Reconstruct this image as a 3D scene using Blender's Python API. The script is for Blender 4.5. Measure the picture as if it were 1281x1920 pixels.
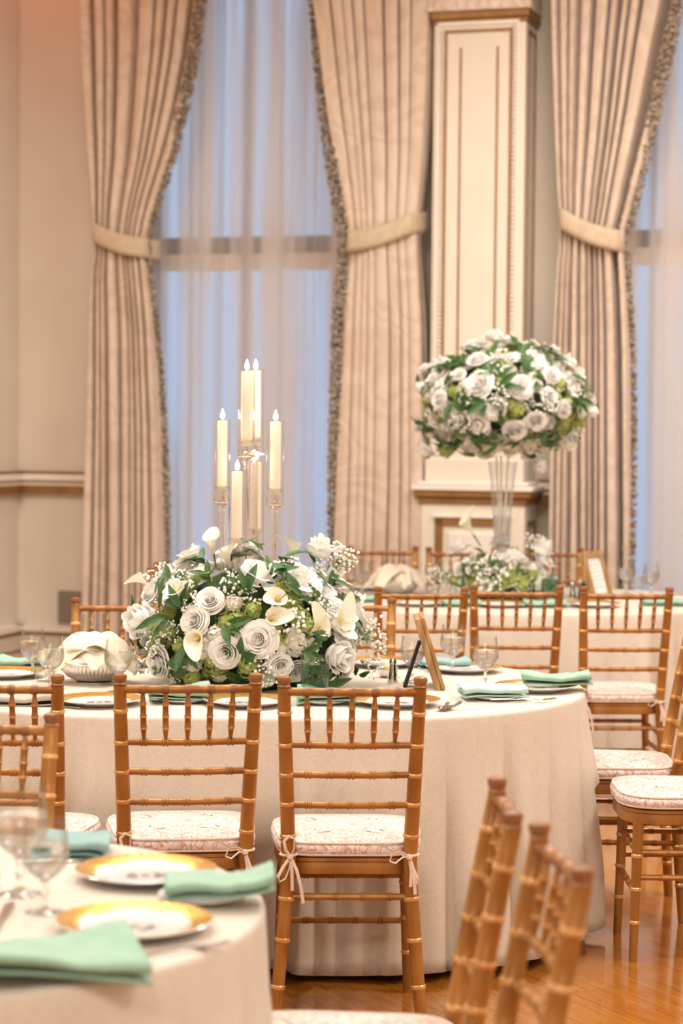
import bpy, bmesh, math, random
from math import sin, cos, pi, radians as rad, sqrt, atan2, exp
from mathutils import Vector, Matrix, Euler

for _o in list(bpy.data.objects):
    bpy.data.objects.remove(_o)
scene = bpy.context.scene
COL = scene.collection
rnd = random.Random(7)

# ------------------------------------------------------------------ camera
cam_data = bpy.data.cameras.new('camera')
cam = bpy.data.objects.new('camera', cam_data)
COL.objects.link(cam)
cam_data.sensor_fit = 'VERTICAL'
cam_data.sensor_height = 36.0
cam_data.sensor_width = 24.0
cam_data.lens = 75.0
cam_data.clip_end = 200
PITCH, ROLL, EYE = math.atan(163.6 / 4000), rad(0.55), 1.556
cam.matrix_world = (Matrix.Translation((0, 0, EYE)) @ Matrix.Rotation(-PITCH, 4, 'X')
                    @ Matrix.Rotation(pi / 2, 4, 'X') @ Matrix.Rotation(ROLL, 4, 'Z'))
cam_data.dof.use_dof = True
cam_data.dof.focus_distance = 5.95
cam_data.dof.aperture_fstop = 3.2
scene.camera = cam

# ------------------------------------------------------------------ view + world
scene.view_settings.view_transform = 'Standard'
scene.view_settings.look = 'None'
scene.view_settings.gamma = 1.0
scene.view_settings.use_curve_mapping = False
scene.view_settings.exposure = -0.30

world = bpy.data.worlds.new('dusk')
scene.world = world
world.use_nodes = True
wn = world.node_tree
wn.nodes.clear()
w_out = wn.nodes.new('ShaderNodeOutputWorld')
w_bg = wn.nodes.new('ShaderNodeBackground')
w_tc = wn.nodes.new('ShaderNodeTexCoord')
w_sep = wn.nodes.new('ShaderNodeSeparateXYZ')
w_ramp = wn.nodes.new('ShaderNodeValToRGB')
wn.links.new(w_tc.outputs['Generated'], w_sep.inputs[0])
wn.links.new(w_sep.outputs['Z'], w_ramp.inputs[0])
wn.links.new(w_ramp.outputs[0], w_bg.inputs[0])
wn.links.new(w_bg.outputs[0], w_out.inputs[0])
w_ramp.color_ramp.elements[0].position = 0.0
w_ramp.color_ramp.elements[0].color = (0.53, 0.69, 0.92, 1)
w_ramp.color_ramp.elements[1].position = 0.6
w_ramp.color_ramp.elements[1].color = (0.55, 0.72, 0.94, 1)
w_bg.inputs[1].default_value = 1.15

# wall-aligned frame of the room: U runs right along the window wall, N points into the room
TH = rad(17)
U = Vector((cos(TH), -sin(TH), 0))
N = Vector((-sin(TH), -cos(TH), 0))
O = Vector((0, 12.4, 0))
ROOM = Matrix(((U.x, N.x, 0, O.x), (U.y, N.y, 0, O.y), (0, 0, 1, 0), (0, 0, 0, 1)))   # (a, d, z) -> world (mirrored axes)


def W(a, d, z):
    return O + U * a + N * d + Vector((0, 0, z))


def lamp(name, loc, power, color, radius=0.3, kind='POINT'):
    l = bpy.data.lights.new(name, kind)
    l.energy = power
    l.color = color
    if kind == 'POINT':
        l.shadow_soft_size = radius
    o = bpy.data.objects.new(name, l)
    COL.objects.link(o)
    o.location = loc
    return o


WARM = (1.0, 0.94, 0.87)
for (lx, ly, pw) in [(-0.6, 6.6, 140), (1.2, 9.2, 120), (-0.8, 3.0, 52), (2.8, 5.4, 150), (-2.2, 8.2, 90), (3.6, 8.6, 110), (-0.6, -0.8, 120), (2.4, 0.4, 120), (-3.0, 4.2, 120)]:
    l = lamp('ceiling_lamp', (lx, ly, 4.5), pw, WARM, 0.45, 'AREA')
    l.data.shape = 'DISK'
    l.data.size = 1.1
for lx in (-2.2, 0.2, 2.6):
    lamp('front_fill', (lx, -3.6, 2.7), 105, WARM, 0.35)  # unseen fill lamps added behind the camera to brighten flowers and fronts
lamp('uplight', W(-1.75, 0.7, 4.75), 12, (1.0, 0.26, 0.14), 0.2)


# ------------------------------------------------------------------ materials
def newmat(name):
    m = bpy.data.materials.new(name)
    m.use_nodes = True
    nt = m.node_tree
    nt.nodes.clear()
    out = nt.nodes.new('ShaderNodeOutputMaterial')
    return m, nt, out


def setin(node, key, val):
    if key in node.inputs:
        node.inputs[key].default_value = val


def c4(c):
    return (c[0], c[1], c[2], 1.0)


def texmat(name, c1, c2=None, rough=0.5, metal=0.0, scale=8.0, stretch=(1, 1, 1), bump=0.0, bscale=None,
           spec=0.5, sheen=0.0, sss=0.0, detail=4.0, lo=0.35, hi=0.65, trans=0.0, coat=0.0):
    m, nt, out = newmat(name)
    p = nt.nodes.new('ShaderNodeBsdfPrincipled')
    nt.links.new(p.outputs[0], out.inputs[0])
    setin(p, 'Roughness', rough)
    setin(p, 'Metallic', metal)
    setin(p, 'Specular IOR Level', spec)
    setin(p, 'Sheen Weight', sheen)
    setin(p, 'Coat Weight', coat)
    setin(p, 'Coat Roughness', 0.08)
    if sss:
        setin(p, 'Subsurface Weight', sss)
        setin(p, 'Subsurface Radius', (0.05, 0.032, 0.018))
    tc = nt.nodes.new('ShaderNodeTexCoord')
    mp = nt.nodes.new('ShaderNodeMapping')
    mp.inputs['Scale'].default_value = stretch
    nt.links.new(tc.outputs['Object'], mp.inputs[0])
    no = nt.nodes.new('ShaderNodeTexNoise')
    no.inputs['Scale'].default_value = scale
    no.inputs['Detail'].default_value = detail
    nt.links.new(mp.outputs[0], no.inputs['Vector'])
    if c2 is None:
        p.inputs['Base Color'].default_value = c4(c1)
    else:
        r = nt.nodes.new('ShaderNodeValToRGB')
        r.color_ramp.elements[0].position = lo
        r.color_ramp.elements[0].color = c4(c1)
        r.color_ramp.elements[1].position = hi
        r.color_ramp.elements[1].color = c4(c2)
        nt.links.new(no.outputs['Fac'], r.inputs[0])
        nt.links.new(r.outputs[0], p.inputs['Base Color'])
    if bump:
        nb = no
        if bscale:
            nb = nt.nodes.new('ShaderNodeTexNoise')
            nb.inputs['Scale'].default_value = bscale
            nb.inputs['Detail'].default_value = 3
            nt.links.new(mp.outputs[0], nb.inputs['Vector'])
        b = nt.nodes.new('ShaderNodeBump')
        b.inputs['Strength'].default_value = bump
        b.inputs['Distance'].default_value = 0.01
        nt.links.new(nb.outputs['Fac'], b.inputs['Height'])
        nt.links.new(b.outputs[0], p.inputs['Normal'])
    if trans:
        t = nt.nodes.new('ShaderNodeBsdfTranslucent')
        t.inputs[0].default_value = c4(c2 or c1)
        mx = nt.nodes.new('ShaderNodeMixShader')
        mx.inputs[0].default_value = trans
        nt.links.new(p.outputs[0], mx.inputs[1])
        nt.links.new(t.outputs[0], mx.inputs[2])
        nt.links.new(mx.outputs[0], out.inputs[0])
    return m


def damask(name, c1, c2, scale, rough=0.7, warp=1.2, sheen=0.2, line=0.10, spec=0.3, soft=0.08, bump=0.15, coord='Object', stretch=(1, 1, 1)):
    """woven scroll pattern: bands of a warped noise, two tones of one thread"""
    m, nt, out = newmat(name)
    p = nt.nodes.new('ShaderNodeBsdfPrincipled')
    nt.links.new(p.outputs[0], out.inputs[0])
    setin(p, 'Roughness', rough)
    setin(p, 'Specular IOR Level', spec)
    setin(p, 'Sheen Weight', sheen)
    tc = nt.nodes.new('ShaderNodeTexCoord')
    mp = nt.nodes.new('ShaderNodeMapping')
    mp.inputs['Scale'].default_value = stretch
    nt.links.new(tc.outputs[coord], mp.inputs[0])
    no = nt.nodes.new('ShaderNodeTexNoise')
    no.inputs['Scale'].default_value = scale
    no.inputs['Detail'].default_value = 1.5
    no.inputs['Distortion'].default_value = warp
    nt.links.new(mp.outputs[0], no.inputs['Vector'])
    w = nt.nodes.new('ShaderNodeMath')
    w.operation = 'MULTIPLY'
    w.inputs[1].default_value = 38.0
    nt.links.new(no.outputs['Fac'], w.inputs[0])
    s = nt.nodes.new('ShaderNodeMath')
    s.operation = 'SINE'
    nt.links.new(w.outputs[0], s.inputs[0])
    r = nt.nodes.new('ShaderNodeValToRGB')
    r.color_ramp.elements[0].position = 0.5 - soft
    r.color_ramp.elements[0].color = c4(c1)
    r.color_ramp.elements[1].position = 0.5 + soft
    r.color_ramp.elements[1].color = c4(c2)
    a = nt.nodes.new('ShaderNodeMath')
    a.operation = 'MULTIPLY_ADD'
    a.inputs[1].default_value = 0.5
    a.inputs[2].default_value = 0.5 + line
    nt.links.new(s.outputs[0], a.inputs[0])
    nt.links.new(a.outputs[0], r.inputs[0])
    nt.links.new(r.outputs[0], p.inputs['Base Color'])
    b = nt.nodes.new('ShaderNodeBump')
    b.inputs['Strength'].default_value = bump
    b.inputs['Distance'].default_value = 0.004
    nt.links.new(a.outputs[0], b.inputs['Height'])
    nt.links.new(b.outputs[0], p.inputs['Normal'])
    return m


def thin_glass(name, tint=(0.97, 0.98, 0.97), edge=(0.58, 0.57, 0.55), rough=0.02, refl=1.3, power=3.0):
    """thin-walled glass: clear seen square on, darker and mirror-like towards its edges"""
    m, nt, out = newmat(name)
    lw = nt.nodes.new('ShaderNodeLayerWeight')
    lw.inputs['Blend'].default_value = 0.5
    r = nt.nodes.new('ShaderNodeValToRGB')
    r.color_ramp.elements[0].position = 0.25
    r.color_ramp.elements[0].color = c4(tint)
    r.color_ramp.elements[1].position = 0.95
    r.color_ramp.elements[1].color = c4(edge)
    nt.links.new(lw.outputs['Facing'], r.inputs[0])
    t = nt.nodes.new('ShaderNodeBsdfTransparent')
    nt.links.new(r.outputs[0], t.inputs[0])
    g = nt.nodes.new('ShaderNodeBsdfGlossy')
    g.inputs['Roughness'].default_value = rough
    pw = nt.nodes.new('ShaderNodeMath')
    pw.operation = 'POWER'
    pw.inputs[1].default_value = power
    nt.links.new(lw.outputs['Facing'], pw.inputs[0])
    mul = nt.nodes.new('ShaderNodeMath')
    mul.operation = 'MULTIPLY_ADD'
    mul.inputs[1].default_value = 0.5 * refl
    mul.inputs[2].default_value = 0.035 * refl
    nt.links.new(pw.outputs[0], mul.inputs[0])
    mx = nt.nodes.new('ShaderNodeMixShader')
    nt.links.new(mul.outputs[0], mx.inputs[0])
    nt.links.new(t.outputs[0], mx.inputs[1])
    nt.links.new(g.outputs[0], mx.inputs[2])
    nt.links.new(mx.outputs[0], out.inputs[0])
    return m


def solid_glass(name, color=(1, 1, 1), ior=1.45, clear=0.35, rough=0.0):
    m, nt, out = newmat(name)
    g = nt.nodes.new('ShaderNodeBsdfGlass')
    g.inputs['Color'].default_value = c4(color)
    g.inputs['IOR'].default_value = ior
    g.inputs['Roughness'].default_value = rough
    t = nt.nodes.new('ShaderNodeBsdfTransparent')
    t.inputs[0].default_value = c4(color)
    mx = nt.nodes.new('ShaderNodeMixShader')
    mx.inputs[0].default_value = clear
    nt.links.new(g.outputs[0], mx.inputs[1])
    nt.links.new(t.outputs[0], mx.inputs[2])
    nt.links.new(mx.outputs[0], out.inputs[0])
    return m


def sheer_mat(name):
    m, nt, out = newmat(name)
    lw = nt.nodes.new('ShaderNodeLayerWeight')
    lw.inputs['Blend'].default_value = 0.5
    d = nt.nodes.new('ShaderNodeBsdfDiffuse')
    d.inputs[0].default_value = (0.78, 0.68, 0.60, 1)
    tl = nt.nodes.new('ShaderNodeBsdfTranslucent')
    tl.inputs[0].default_value = (0.76, 0.69, 0.64, 1)
    mx1 = nt.nodes.new('ShaderNodeMixShader')
    mx1.inputs[0].default_value = 0.42
    nt.links.new(d.outputs[0], mx1.inputs[1])
    nt.links.new(tl.outputs[0], mx1.inputs[2])
    t = nt.nodes.new('ShaderNodeBsdfTransparent')
    mr = nt.nodes.new('ShaderNodeMapRange')
    mr.inputs['From Min'].default_value = 0.0
    mr.inputs['From Max'].default_value = 0.30
    mr.inputs['To Min'].default_value = 0.58
    mr.inputs['To Max'].default_value = 0.94
    nt.links.new(lw.outputs['Facing'], mr.inputs[0])
    # gathers: the voile hangs denser in some bands than in others
    tc = nt.nodes.new('ShaderNodeTexCoord')
    mp = nt.nodes.new('ShaderNodeMapping')
    mp.inputs['Scale'].default_value = (1.0, 0.0, 0.05)
    nt.links.new(tc.outputs['Object'], mp.inputs[0])
    no = nt.nodes.new('ShaderNodeTexNoise')
    no.inputs['Scale'].default_value = 6.5
    no.inputs['Detail'].default_value = 3.0
    nt.links.new(mp.outputs[0], no.inputs['Vector'])
    band = nt.nodes.new('ShaderNodeMapRange')
    band.inputs['From Min'].default_value = 0.40
    band.inputs['From Max'].default_value = 0.58
    band.inputs['To Min'].default_value = -0.26
    band.inputs['To Max'].default_value = 0.40
    nt.links.new(no.outputs['Fac'], band.inputs[0])
    dens = nt.nodes.new('ShaderNodeMath')
    dens.operation = 'ADD'
    dens.use_clamp = True
    nt.links.new(mr.outputs[0], dens.inputs[0])
    nt.links.new(band.outputs[0], dens.inputs[1])
    mr = dens
    mx = nt.nodes.new('ShaderNodeMixShader')
    nt.links.new(mr.outputs[0], mx.inputs[0])
    nt.links.new(t.outputs[0], mx.inputs[1])
    nt.links.new(mx1.outputs[0], mx.inputs[2])
    nt.links.new(mx.outputs[0], out.inputs[0])
    return m


def emit_mat(name, color, strength):
    m, nt, out = newmat(name)
    e = nt.nodes.new('ShaderNodeEmission')
    e.inputs[0].default_value = c4(color)
    e.inputs[1].default_value = strength
    nt.links.new(e.outputs[0], out.inputs[0])
    return m


M = {}
M['wall'] = texmat('painted plaster', (0.72, 0.635, 0.525), (0.75, 0.665, 0.555), rough=0.7, scale=3, bump=0.05, bscale=60)
M['wall_low'] = texmat('painted dado plaster', (0.66, 0.57, 0.455), (0.69, 0.60, 0.485), rough=0.7, scale=3)
M['ceiling'] = texmat('ceiling paint', (0.62, 0.56, 0.48), rough=0.8)
M['cream'] = texmat('cream woodwork paint', (0.76, 0.69, 0.57), (0.79, 0.72, 0.60), rough=0.45, scale=4)
M['cream_light'] = texmat('pale moulding paint', (0.84, 0.765, 0.675), (0.87, 0.80, 0.72), rough=0.4, scale=5)
M['giltpaint'] = texmat('gilt paint on mouldings', (0.26, 0.13, 0.035), (0.34, 0.175, 0.055), rough=0.4, metal=0.25, scale=12)  # gilding, darkened a little to put shading into the colour
M['carved'] = texmat('carved plaster', (0.66, 0.53, 0.42), (0.80, 0.68, 0.58), rough=0.6, scale=9, bump=0.9, bscale=11)
M['drape'] = damask('peach damask drapery', (0.62, 0.485, 0.37), (0.69, 0.555, 0.44), 2.6, rough=0.55, sheen=0.35, soft=0.35, bump=0.05)
M['strap'] = damask('tieback damask', (0.56, 0.435, 0.30), (0.61, 0.485, 0.345), 5, rough=0.5, soft=0.3)
M['fringe'] = texmat('braided fringe', (0.13, 0.09, 0.055), (0.48, 0.40, 0.31), rough=0.8, scale=55, lo=0.4, hi=0.62)
M['sheer'] = sheer_mat('sheer voile')
M['sash'] = texmat('cream sash paint', (0.78, 0.69, 0.56), rough=0.5)
M['sash_shaded'] = texmat('shade-darkened upper sash', (0.16, 0.15, 0.16), rough=0.6)  # shade on the set-back upper sash, put into a dark colour
M['pane'] = thin_glass('window glass', (0.96, 0.97, 1.0), (0.7, 0.75, 0.8), 0.02, 0.5)
M['grey_plate'] = texmat('grey metal grille', (0.30, 0.24, 0.19), rough=0.5, metal=0.3)
M['floor'] = texmat('varnished oak base', (0.30, 0.10, 0.013), (0.42, 0.165, 0.025), rough=0.16, scale=4, stretch=(1, 9, 1), coat=0.4)
PL = []
for k, (a, b) in enumerate([((0.31, 0.100, 0.010), (0.41, 0.150, 0.019)), ((0.34, 0.115, 0.013), (0.43, 0.165, 0.024)),
                            ((0.29, 0.09, 0.009), (0.40, 0.142, 0.018)), ((0.32, 0.108, 0.012), (0.42, 0.157, 0.022))]):
    PL.append(texmat('varnished oak board', a, b, rough=0.15, scale=3.5, stretch=(1.2, 16, 1), coat=0.5, detail=6, bump=0.02))
M['wood'] = texmat('gilded chair wood', (0.275, 0.108, 0.016), (0.41, 0.182, 0.038), rough=0.34, metal=0.22, scale=14, stretch=(1, 1, 0.35), detail=5)
M['wood_ring'] = texmat('bright worn gilt rings', (0.58, 0.29, 0.09), (0.70, 0.40, 0.16), rough=0.3, metal=0.3, scale=20)
M['wood_cap'] = texmat('red brown finial wood', (0.21, 0.078, 0.022), (0.30, 0.12, 0.035), rough=0.4, scale=20)
M['cushion'] = damask('ivory and rose brocade', (0.55, 0.345, 0.275), (0.75, 0.655, 0.605), 15, rough=0.65, warp=2.4, line=0.14, soft=0.14, sheen=0.2, bump=0.2)
M['cushion_side'] = texmat('ivory cotton cord', (0.72, 0.56, 0.46), (0.80, 0.66, 0.57), rough=0.8, scale=40)
M['cloth'] = damask('ivory table damask', (0.625, 0.555, 0.465), (0.655, 0.585, 0.495), 13, rough=0.55, warp=2.2, soft=0.35, sheen=0.15, bump=0.07)
M['sage'] = texmat('sage green napkin cotton', (0.25, 0.435, 0.325), (0.30, 0.49, 0.37), rough=0.8, scale=30, bump=0.15, bscale=400, sheen=0.2)
M['aqua'] = texmat('pale aqua napkin cotton', (0.44, 0.62, 0.58), (0.49, 0.67, 0.63), rough=0.8, scale=30, bump=0.15, bscale=400, sheen=0.2)
M['teal'] = texmat('teal napkin cotton', (0.22, 0.37, 0.36), (0.27, 0.43, 0.41), rough=0.8, scale=30, bump=0.15, bscale=400)
M['taupe'] = texmat('taupe napkin cotton', (0.42, 0.36, 0.29), (0.48, 0.42, 0.34), rough=0.8, scale=30, bump=0.15, bscale=400)
M['creamnap'] = texmat('cream napkin cotton', (0.85, 0.75, 0.58), (0.88, 0.80, 0.65), rough=0.75, scale=12, bump=0.1, bscale=200, trans=0.15)
M['china'] = texmat('white china', (0.77, 0.76, 0.76), rough=0.12, coat=0.6)
M['goldband'] = texmat('gold rim band', (0.72, 0.39, 0.07), (0.86, 0.52, 0.13), rough=0.25, metal=0.75, scale=40, bump=0.2, bscale=120)
M['crest'] = texmat('brown printed crest', (0.22, 0.12, 0.10), rough=0.4)
M['silver'] = texmat('polished silver', (0.75, 0.72, 0.69), rough=0.12, metal=1.0)
M['glass'] = thin_glass('goblet glass')
M['glass_stem'] = solid_glass('solid clear glass', (0.98, 0.99, 0.98), 1.45, 0.35)
M['water'] = solid_glass('water', (0.985, 0.985, 0.98), 1.33, 0.45)
M['greenwater'] = solid_glass('green tinted water', (0.52, 0.70, 0.58), 1.33, 0.7)
M['candle_glass'] = thin_glass('hurricane tube glass', (0.98, 0.975, 0.97), (0.74, 0.72, 0.69), 0.03, 2.2, 2.2)
M['vase_glass'] = thin_glass('vase glass', (0.93, 0.95, 0.96), (0.80, 0.84, 0.90), 0.05, 1.6, 1.6)
M['crystal'] = solid_glass('crystal stem', (0.99, 0.98, 0.97), 1.5, 0.25)
M['wax'] = texmat('ivory candle wax', (0.95, 0.87, 0.74), rough=0.45, sss=1.0)
M['wick'] = texmat('burnt wick', (0.03, 0.02, 0.02), rough=0.9)
M['flame'] = emit_mat('candle flame', (1.0, 0.80, 0.50), 26)
M['petal'] = texmat('white rose petal', (0.94, 0.91, 0.865), (0.96, 0.94, 0.905), rough=0.6, scale=6, trans=0.12)
M['petal_cream'] = texmat('cream calla spathe', (0.90, 0.83, 0.62), (0.92, 0.89, 0.78), rough=0.45, scale=8, trans=0.2)
M['spadix'] = texmat('yellow spadix', (0.85, 0.50, 0.04), (0.92, 0.62, 0.08), rough=0.6, scale=60)
M['hyd_green'] = texmat('green hydrangea', (0.30, 0.37, 0.07), (0.52, 0.58, 0.20), rough=0.65, scale=9, trans=0.2)
M['hyd_white'] = texmat('ivory hydrangea', (0.84, 0.80, 0.66), (0.91, 0.89, 0.81), rough=0.65, scale=9, trans=0.2)
M['leaf'] = texmat('dark green leaf', (0.026, 0.080, 0.012), (0.055, 0.145, 0.026), rough=0.42, scale=9, trans=0.12)
M['leaf2'] = texmat('blue green leaf', (0.04, 0.12, 0.042), (0.08, 0.19, 0.07), rough=0.45, scale=9, trans=0.12)
M['stem'] = texmat('green stem', (0.13, 0.22, 0.06), rough=0.6)
M['foam'] = texmat('dark moss', (0.012, 0.03, 0.008), (0.05, 0.09, 0.02), rough=0.95, scale=25)
M['breath'] = texmat('tiny white blossom', (0.86, 0.83, 0.78), rough=0.7)
M['framewood'] = texmat('grained oak frame', (0.26, 0.13, 0.045), (0.46, 0.27, 0.11), rough=0.5, scale=10, stretch=(6, 6, 0.6), detail=6)
M['black'] = texmat('black felt board', (0.012, 0.011, 0.012), rough=0.8)
M['paper'] = texmat('white card', (0.83, 0.80, 0.76), rough=0.8)
M['ink'] = texmat('grey ink', (0.35, 0.32, 0.30), rough=0.8)
M['butter'] = texmat('butter', (0.85, 0.66, 0.28), rough=0.5, sss=0.2)
M['tablewood'] = texmat('dark table wood', (0.10, 0.05, 0.025), (0.16, 0.08, 0.04), rough=0.5, scale=6)


# ------------------------------------------------------------------ mesh helpers
class MB:
    def __init__(self):
        self.v, self.f, self.m = [], [], []

    def add(self, vs, fs, mi=0):
        o = len(self.v)
        self.v.extend([tuple(p) for p in vs])
        for f in fs:
            self.f.append(tuple(i + o for i in f))
            self.m.append(mi)

    def box(self, x0, y0, z0, x1, y1, z1, mi=0, mat=None):
        vs = [Vector(p) for p in ((x0, y0, z0), (x1, y0, z0), (x1, y1, z0), (x0, y1, z0), (x0, y0, z1), (x1, y0, z1), (x1, y1, z1), (x0, y1, z1))]
        if mat is not None:
            vs = [mat @ p for p in vs]
        self.add(vs, [(0, 3, 2, 1), (4, 5, 6, 7), (0, 1, 5, 4), (1, 2, 6, 5), (2, 3, 7, 6), (3, 0, 4, 7)], mi)
        return self

    def wbox(self, a0, d0, z0, a1, d1, z1, mi=0):
        """box in the room's wall frame (a along the wall, d out of it)"""
        vs = [W(*p) for p in ((a0, d0, z0), (a1, d0, z0), (a1, d1, z0), (a0, d1, z0), (a0, d0, z1), (a1, d0, z1), (a1, d1, z1), (a0, d1, z1))]
        self.add(vs, [(0, 1, 2, 3), (4, 7, 6, 5), (0, 4, 5, 1), (1, 5, 6, 2), (2, 6, 7, 3), (3, 7, 4, 0)], mi)
        return self

    def grid(self, fn, nu, nv, mi=0, close=False, flip=False):
        vs = [fn(i / (nu if close else nu - 1), j / (nv - 1)) for j in range(nv) for i in range(nu)]
        fs = []
        for j in range(nv - 1):
            for i in range(nu if close else nu - 1):
                a, b = j * nu + i, j * nu + (i + 1) % nu
                q = (a, b, b + nu, a + nu)
                fs.append(q[::-1] if flip else q)
        self.add(vs, fs, mi)
        return self

    def lathe(self, prof, seg=24, mat=None, mi=0, ripple=None):
        vs, fs, rings = [], [], []
        for (r, z) in prof:
            if r < 1e-6:
                rings.append([len(vs)])
                vs.append(Vector((0, 0, z)))
            else:
                st = len(vs)
                for k in range(seg):
                    t = 2 * pi * k / seg
                    q = r * (1 + ripple(t, r, z)) if ripple else r
                    vs.append(Vector((q * cos(t), q * sin(t), z)))
                rings.append(list(range(st, st + seg)))
        for A, B in zip(rings, rings[1:]):
            for k in range(seg):
                k2 = (k + 1) % seg
                if len(A) == 1 and len(B) == 1:
                    continue
                if len(A) == 1:
                    fs.append((A[0], B[k2], B[k]))
                elif len(B) == 1:
                    fs.append((A[k], A[k2], B[0]))
                else:
                    fs.append((A[k], A[k2], B[k2], B[k]))
        if mat is not None:
            vs = [mat @ p for p in vs]
        self.add(vs, fs, mi)
        return self

    def tube(self, pts, radii, seg=8, cap=True, mi=0, flat=1.0, mis=None):
        pts = [Vector(p) for p in pts]
        n = len(pts)
        if not hasattr(radii, '__len__'):
            radii = [radii] * n
        T = []
        for i in range(n):
            t = pts[min(i + 1, n - 1)] - pts[max(i - 1, 0)]
            T.append(t.normalized() if t.length > 1e-9 else Vector((0, 0, 1)))
        ref = Vector((1, 0, 0)) if abs(T[0].x) < 0.8 else Vector((0, 1, 0))
        nrm = (ref - T[0] * ref.dot(T[0])).normalized()
        vs, fs = [], []
        base = len(self.v)
        for i in range(n):
            nrm = (nrm - T[i] * nrm.dot(T[i]))
            nrm = nrm.normalized() if nrm.length > 1e-6 else T[i].orthogonal().normalized()
            b = T[i].cross(nrm)
            for k in range(seg):
                a = 2 * pi * k / seg
                vs.append(pts[i] + nrm * (radii[i] * cos(a)) + b * (radii[i] * flat * sin(a)))
        ms = []
        for i in range(n - 1):
            for k in range(seg):
                k2 = (k + 1) % seg
                fs.append((i * seg + k, i * seg + k2, (i + 1) * seg + k2, (i + 1) * seg + k))
                ms.append(mis[i] if mis else mi)
        if cap:
            fs.append(tuple(range(seg))[::-1])
            ms.append(mi)
            fs.append(tuple((n - 1) * seg + k for k in range(seg)))
            ms.append(mi)
        o = base
        self.v.extend([tuple(p) for p in vs])
        for f, q in zip(fs, ms):
            self.f.append(tuple(i + o for i in f))
            self.m.append(q)
        return self

    def mesh(self, name, mats, angle=40):
        me = bpy.data.meshes.new(name)
        me.from_pydata(self.v, [], self.f)
        if not isinstance(mats, (list, tuple)):
            mats = [mats]
        for m in mats:
            me.materials.append(m)
        if len(mats) > 1:
            me.polygons.foreach_set('material_index', self.m)
        me.polygons.foreach_set('use_smooth', [True] * len(me.polygons))
        me.update()
        if angle is not None:
            me.set_sharp_from_angle(angle=rad(angle))
        return me

    def build(self, name, mats, parent=None, angle=40):
        return put(name, self.mesh(name, mats, angle), parent)


def put(name, me, parent=None, mw=None):
    o = bpy.data.objects.new(name, me)
    COL.objects.link(o)
    if parent is not None:
        o.parent = parent
    if mw is not None:
        o.matrix_local = mw
    return o


def bevel(o, w, seg=2):
    b = o.modifiers.new('bevel', 'BEVEL')
    b.width = w
    b.segments = seg
    b.limit_method = 'ANGLE'
    return o


def solidify(o, t, off=-1):
    b = o.modifiers.new('thickness', 'SOLIDIFY')
    b.thickness = t
    b.offset = off
    return o


def tag(o, label=None, cat=None, group=None, kind=None):
    if label:
        o['label'] = label
    if cat:
        o['category'] = cat
    if group:
        o['group'] = group
    if kind:
        o['kind'] = kind
    return o


def empty(name, loc, rz=0.0, **kw):
    o = bpy.data.objects.new(name, None)
    COL.objects.link(o)
    o.location = loc
    o.rotation_euler = (0, 0, rz)
    o.empty_display_size = 0.05
    tag(o, **kw)
    return o


def copy_tree(o, parent=None):
    c = o.copy()
    COL.objects.link(c)
    c.parent = parent
    for ch in list(o.children):
        copy_tree(ch, c)
    return c


def lerp(a, b, t):
    return a + (b - a) * t


def interp(tab, z):
    """piecewise linear through (z, value) pairs, any order"""
    t = sorted(tab)
    if z <= t[0][0]:
        return t[0][1]
    for (z0, v0), (z1, v1) in zip(t, t[1:]):
        if z <= z1:
            return lerp(v0, v1, (z - z0) / (z1 - z0))
    return t[-1][1]


def smooth(e0, e1, x):
    t = max(0.0, min(1.0, (x - e0) / (e1 - e0)))
    return t * t * (3 - 2 * t)

# ================================================================== the room
H_ROOM = 5.4
WIN = [(-1.38, 0.40), (1.43, 3.15)]
WZ0, WZ1 = 0.42, 4.75
wb = MB()
edges = [-2.06, -1.38, 0.40, 1.43, 3.15, 6.6]
for a0, a1 in ((-2.31, -1.38), (0.40, 1.43), (3.15, 6.8)):
    wb.wbox(a0, -0.25, 0, a1, 0, H_ROOM)
for a0, a1 in WIN:
    wb.wbox(a0, -0.25, 0, a1, 0, WZ0)
    wb.wbox(a0, -0.25, WZ1, a1, 0, H_ROOM)
tag(wb.build('wall_back', M['wall']), kind='structure')
tag(MB().wbox(-2.31, 0, 0, -2.06, 19, H_ROOM).build('wall_left', M['wall']), kind='structure')
tag(MB().wbox(6.6, 0, 0, 6.85, 19, H_ROOM).build('wall_right', M['wall']), kind='structure')
tag(MB().wbox(-2.31, 19, 0, 6.85, 19.25, H_ROOM).build('wall_front', M['wall']), kind='structure')
tag(MB().wbox(-2.31, -0.25, H_ROOM, 6.85, 19.25, H_ROOM + 0.2).build('ceiling', M['ceiling']), kind='structure')

fl = MB().wbox(-2.31, -0.25, -0.15, 6.85, 19.25, -0.010).build('floor', M['floor'])
tag(fl, kind='structure')
# boards of the varnished floor, laid diagonally to the walls
PW, PLN = 0.14, 1.7
DANG = rad(-62)
pd, pn = Vector((cos(DANG), sin(DANG), 0)), Vector((-sin(DANG), cos(DANG), 0))
board_me = []
for k in range(4):
    b = MB()
    b.box(0, 0, -0.010, PLN - 0.0015, PW - 0.0012, 0.0)
    board_me.append(b.mesh('board', PL[k], 30))
cnt = 0
ox, oy = -0.2, 6.2
for r in range(-46, 47):
    off = (r * 0.61) % PLN
    for c in range(-5, 6):
        p0 = Vector((ox, oy, 0)) + pd * (c * PLN + off) + pn * (r * PW)
        mid = p0 + pd * PLN / 2
        if not (-2.4 < mid.x < 3.2 and 2.7 < mid.y < 11.4):
            continue
        if abs(mid.x) > 0.42 * mid.y + 0.5 or cnt >= 296:
            continue
        o = put('board', board_me[(r * 7 + c * 3) % 4], fl)
        o.location = p0
        o.rotation_euler = (0, 0, DANG)
        cnt += 1
# the rest of the floor carries the same boards as colour only, level with the boards
# (outside the boarded area nothing is in view)


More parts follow.
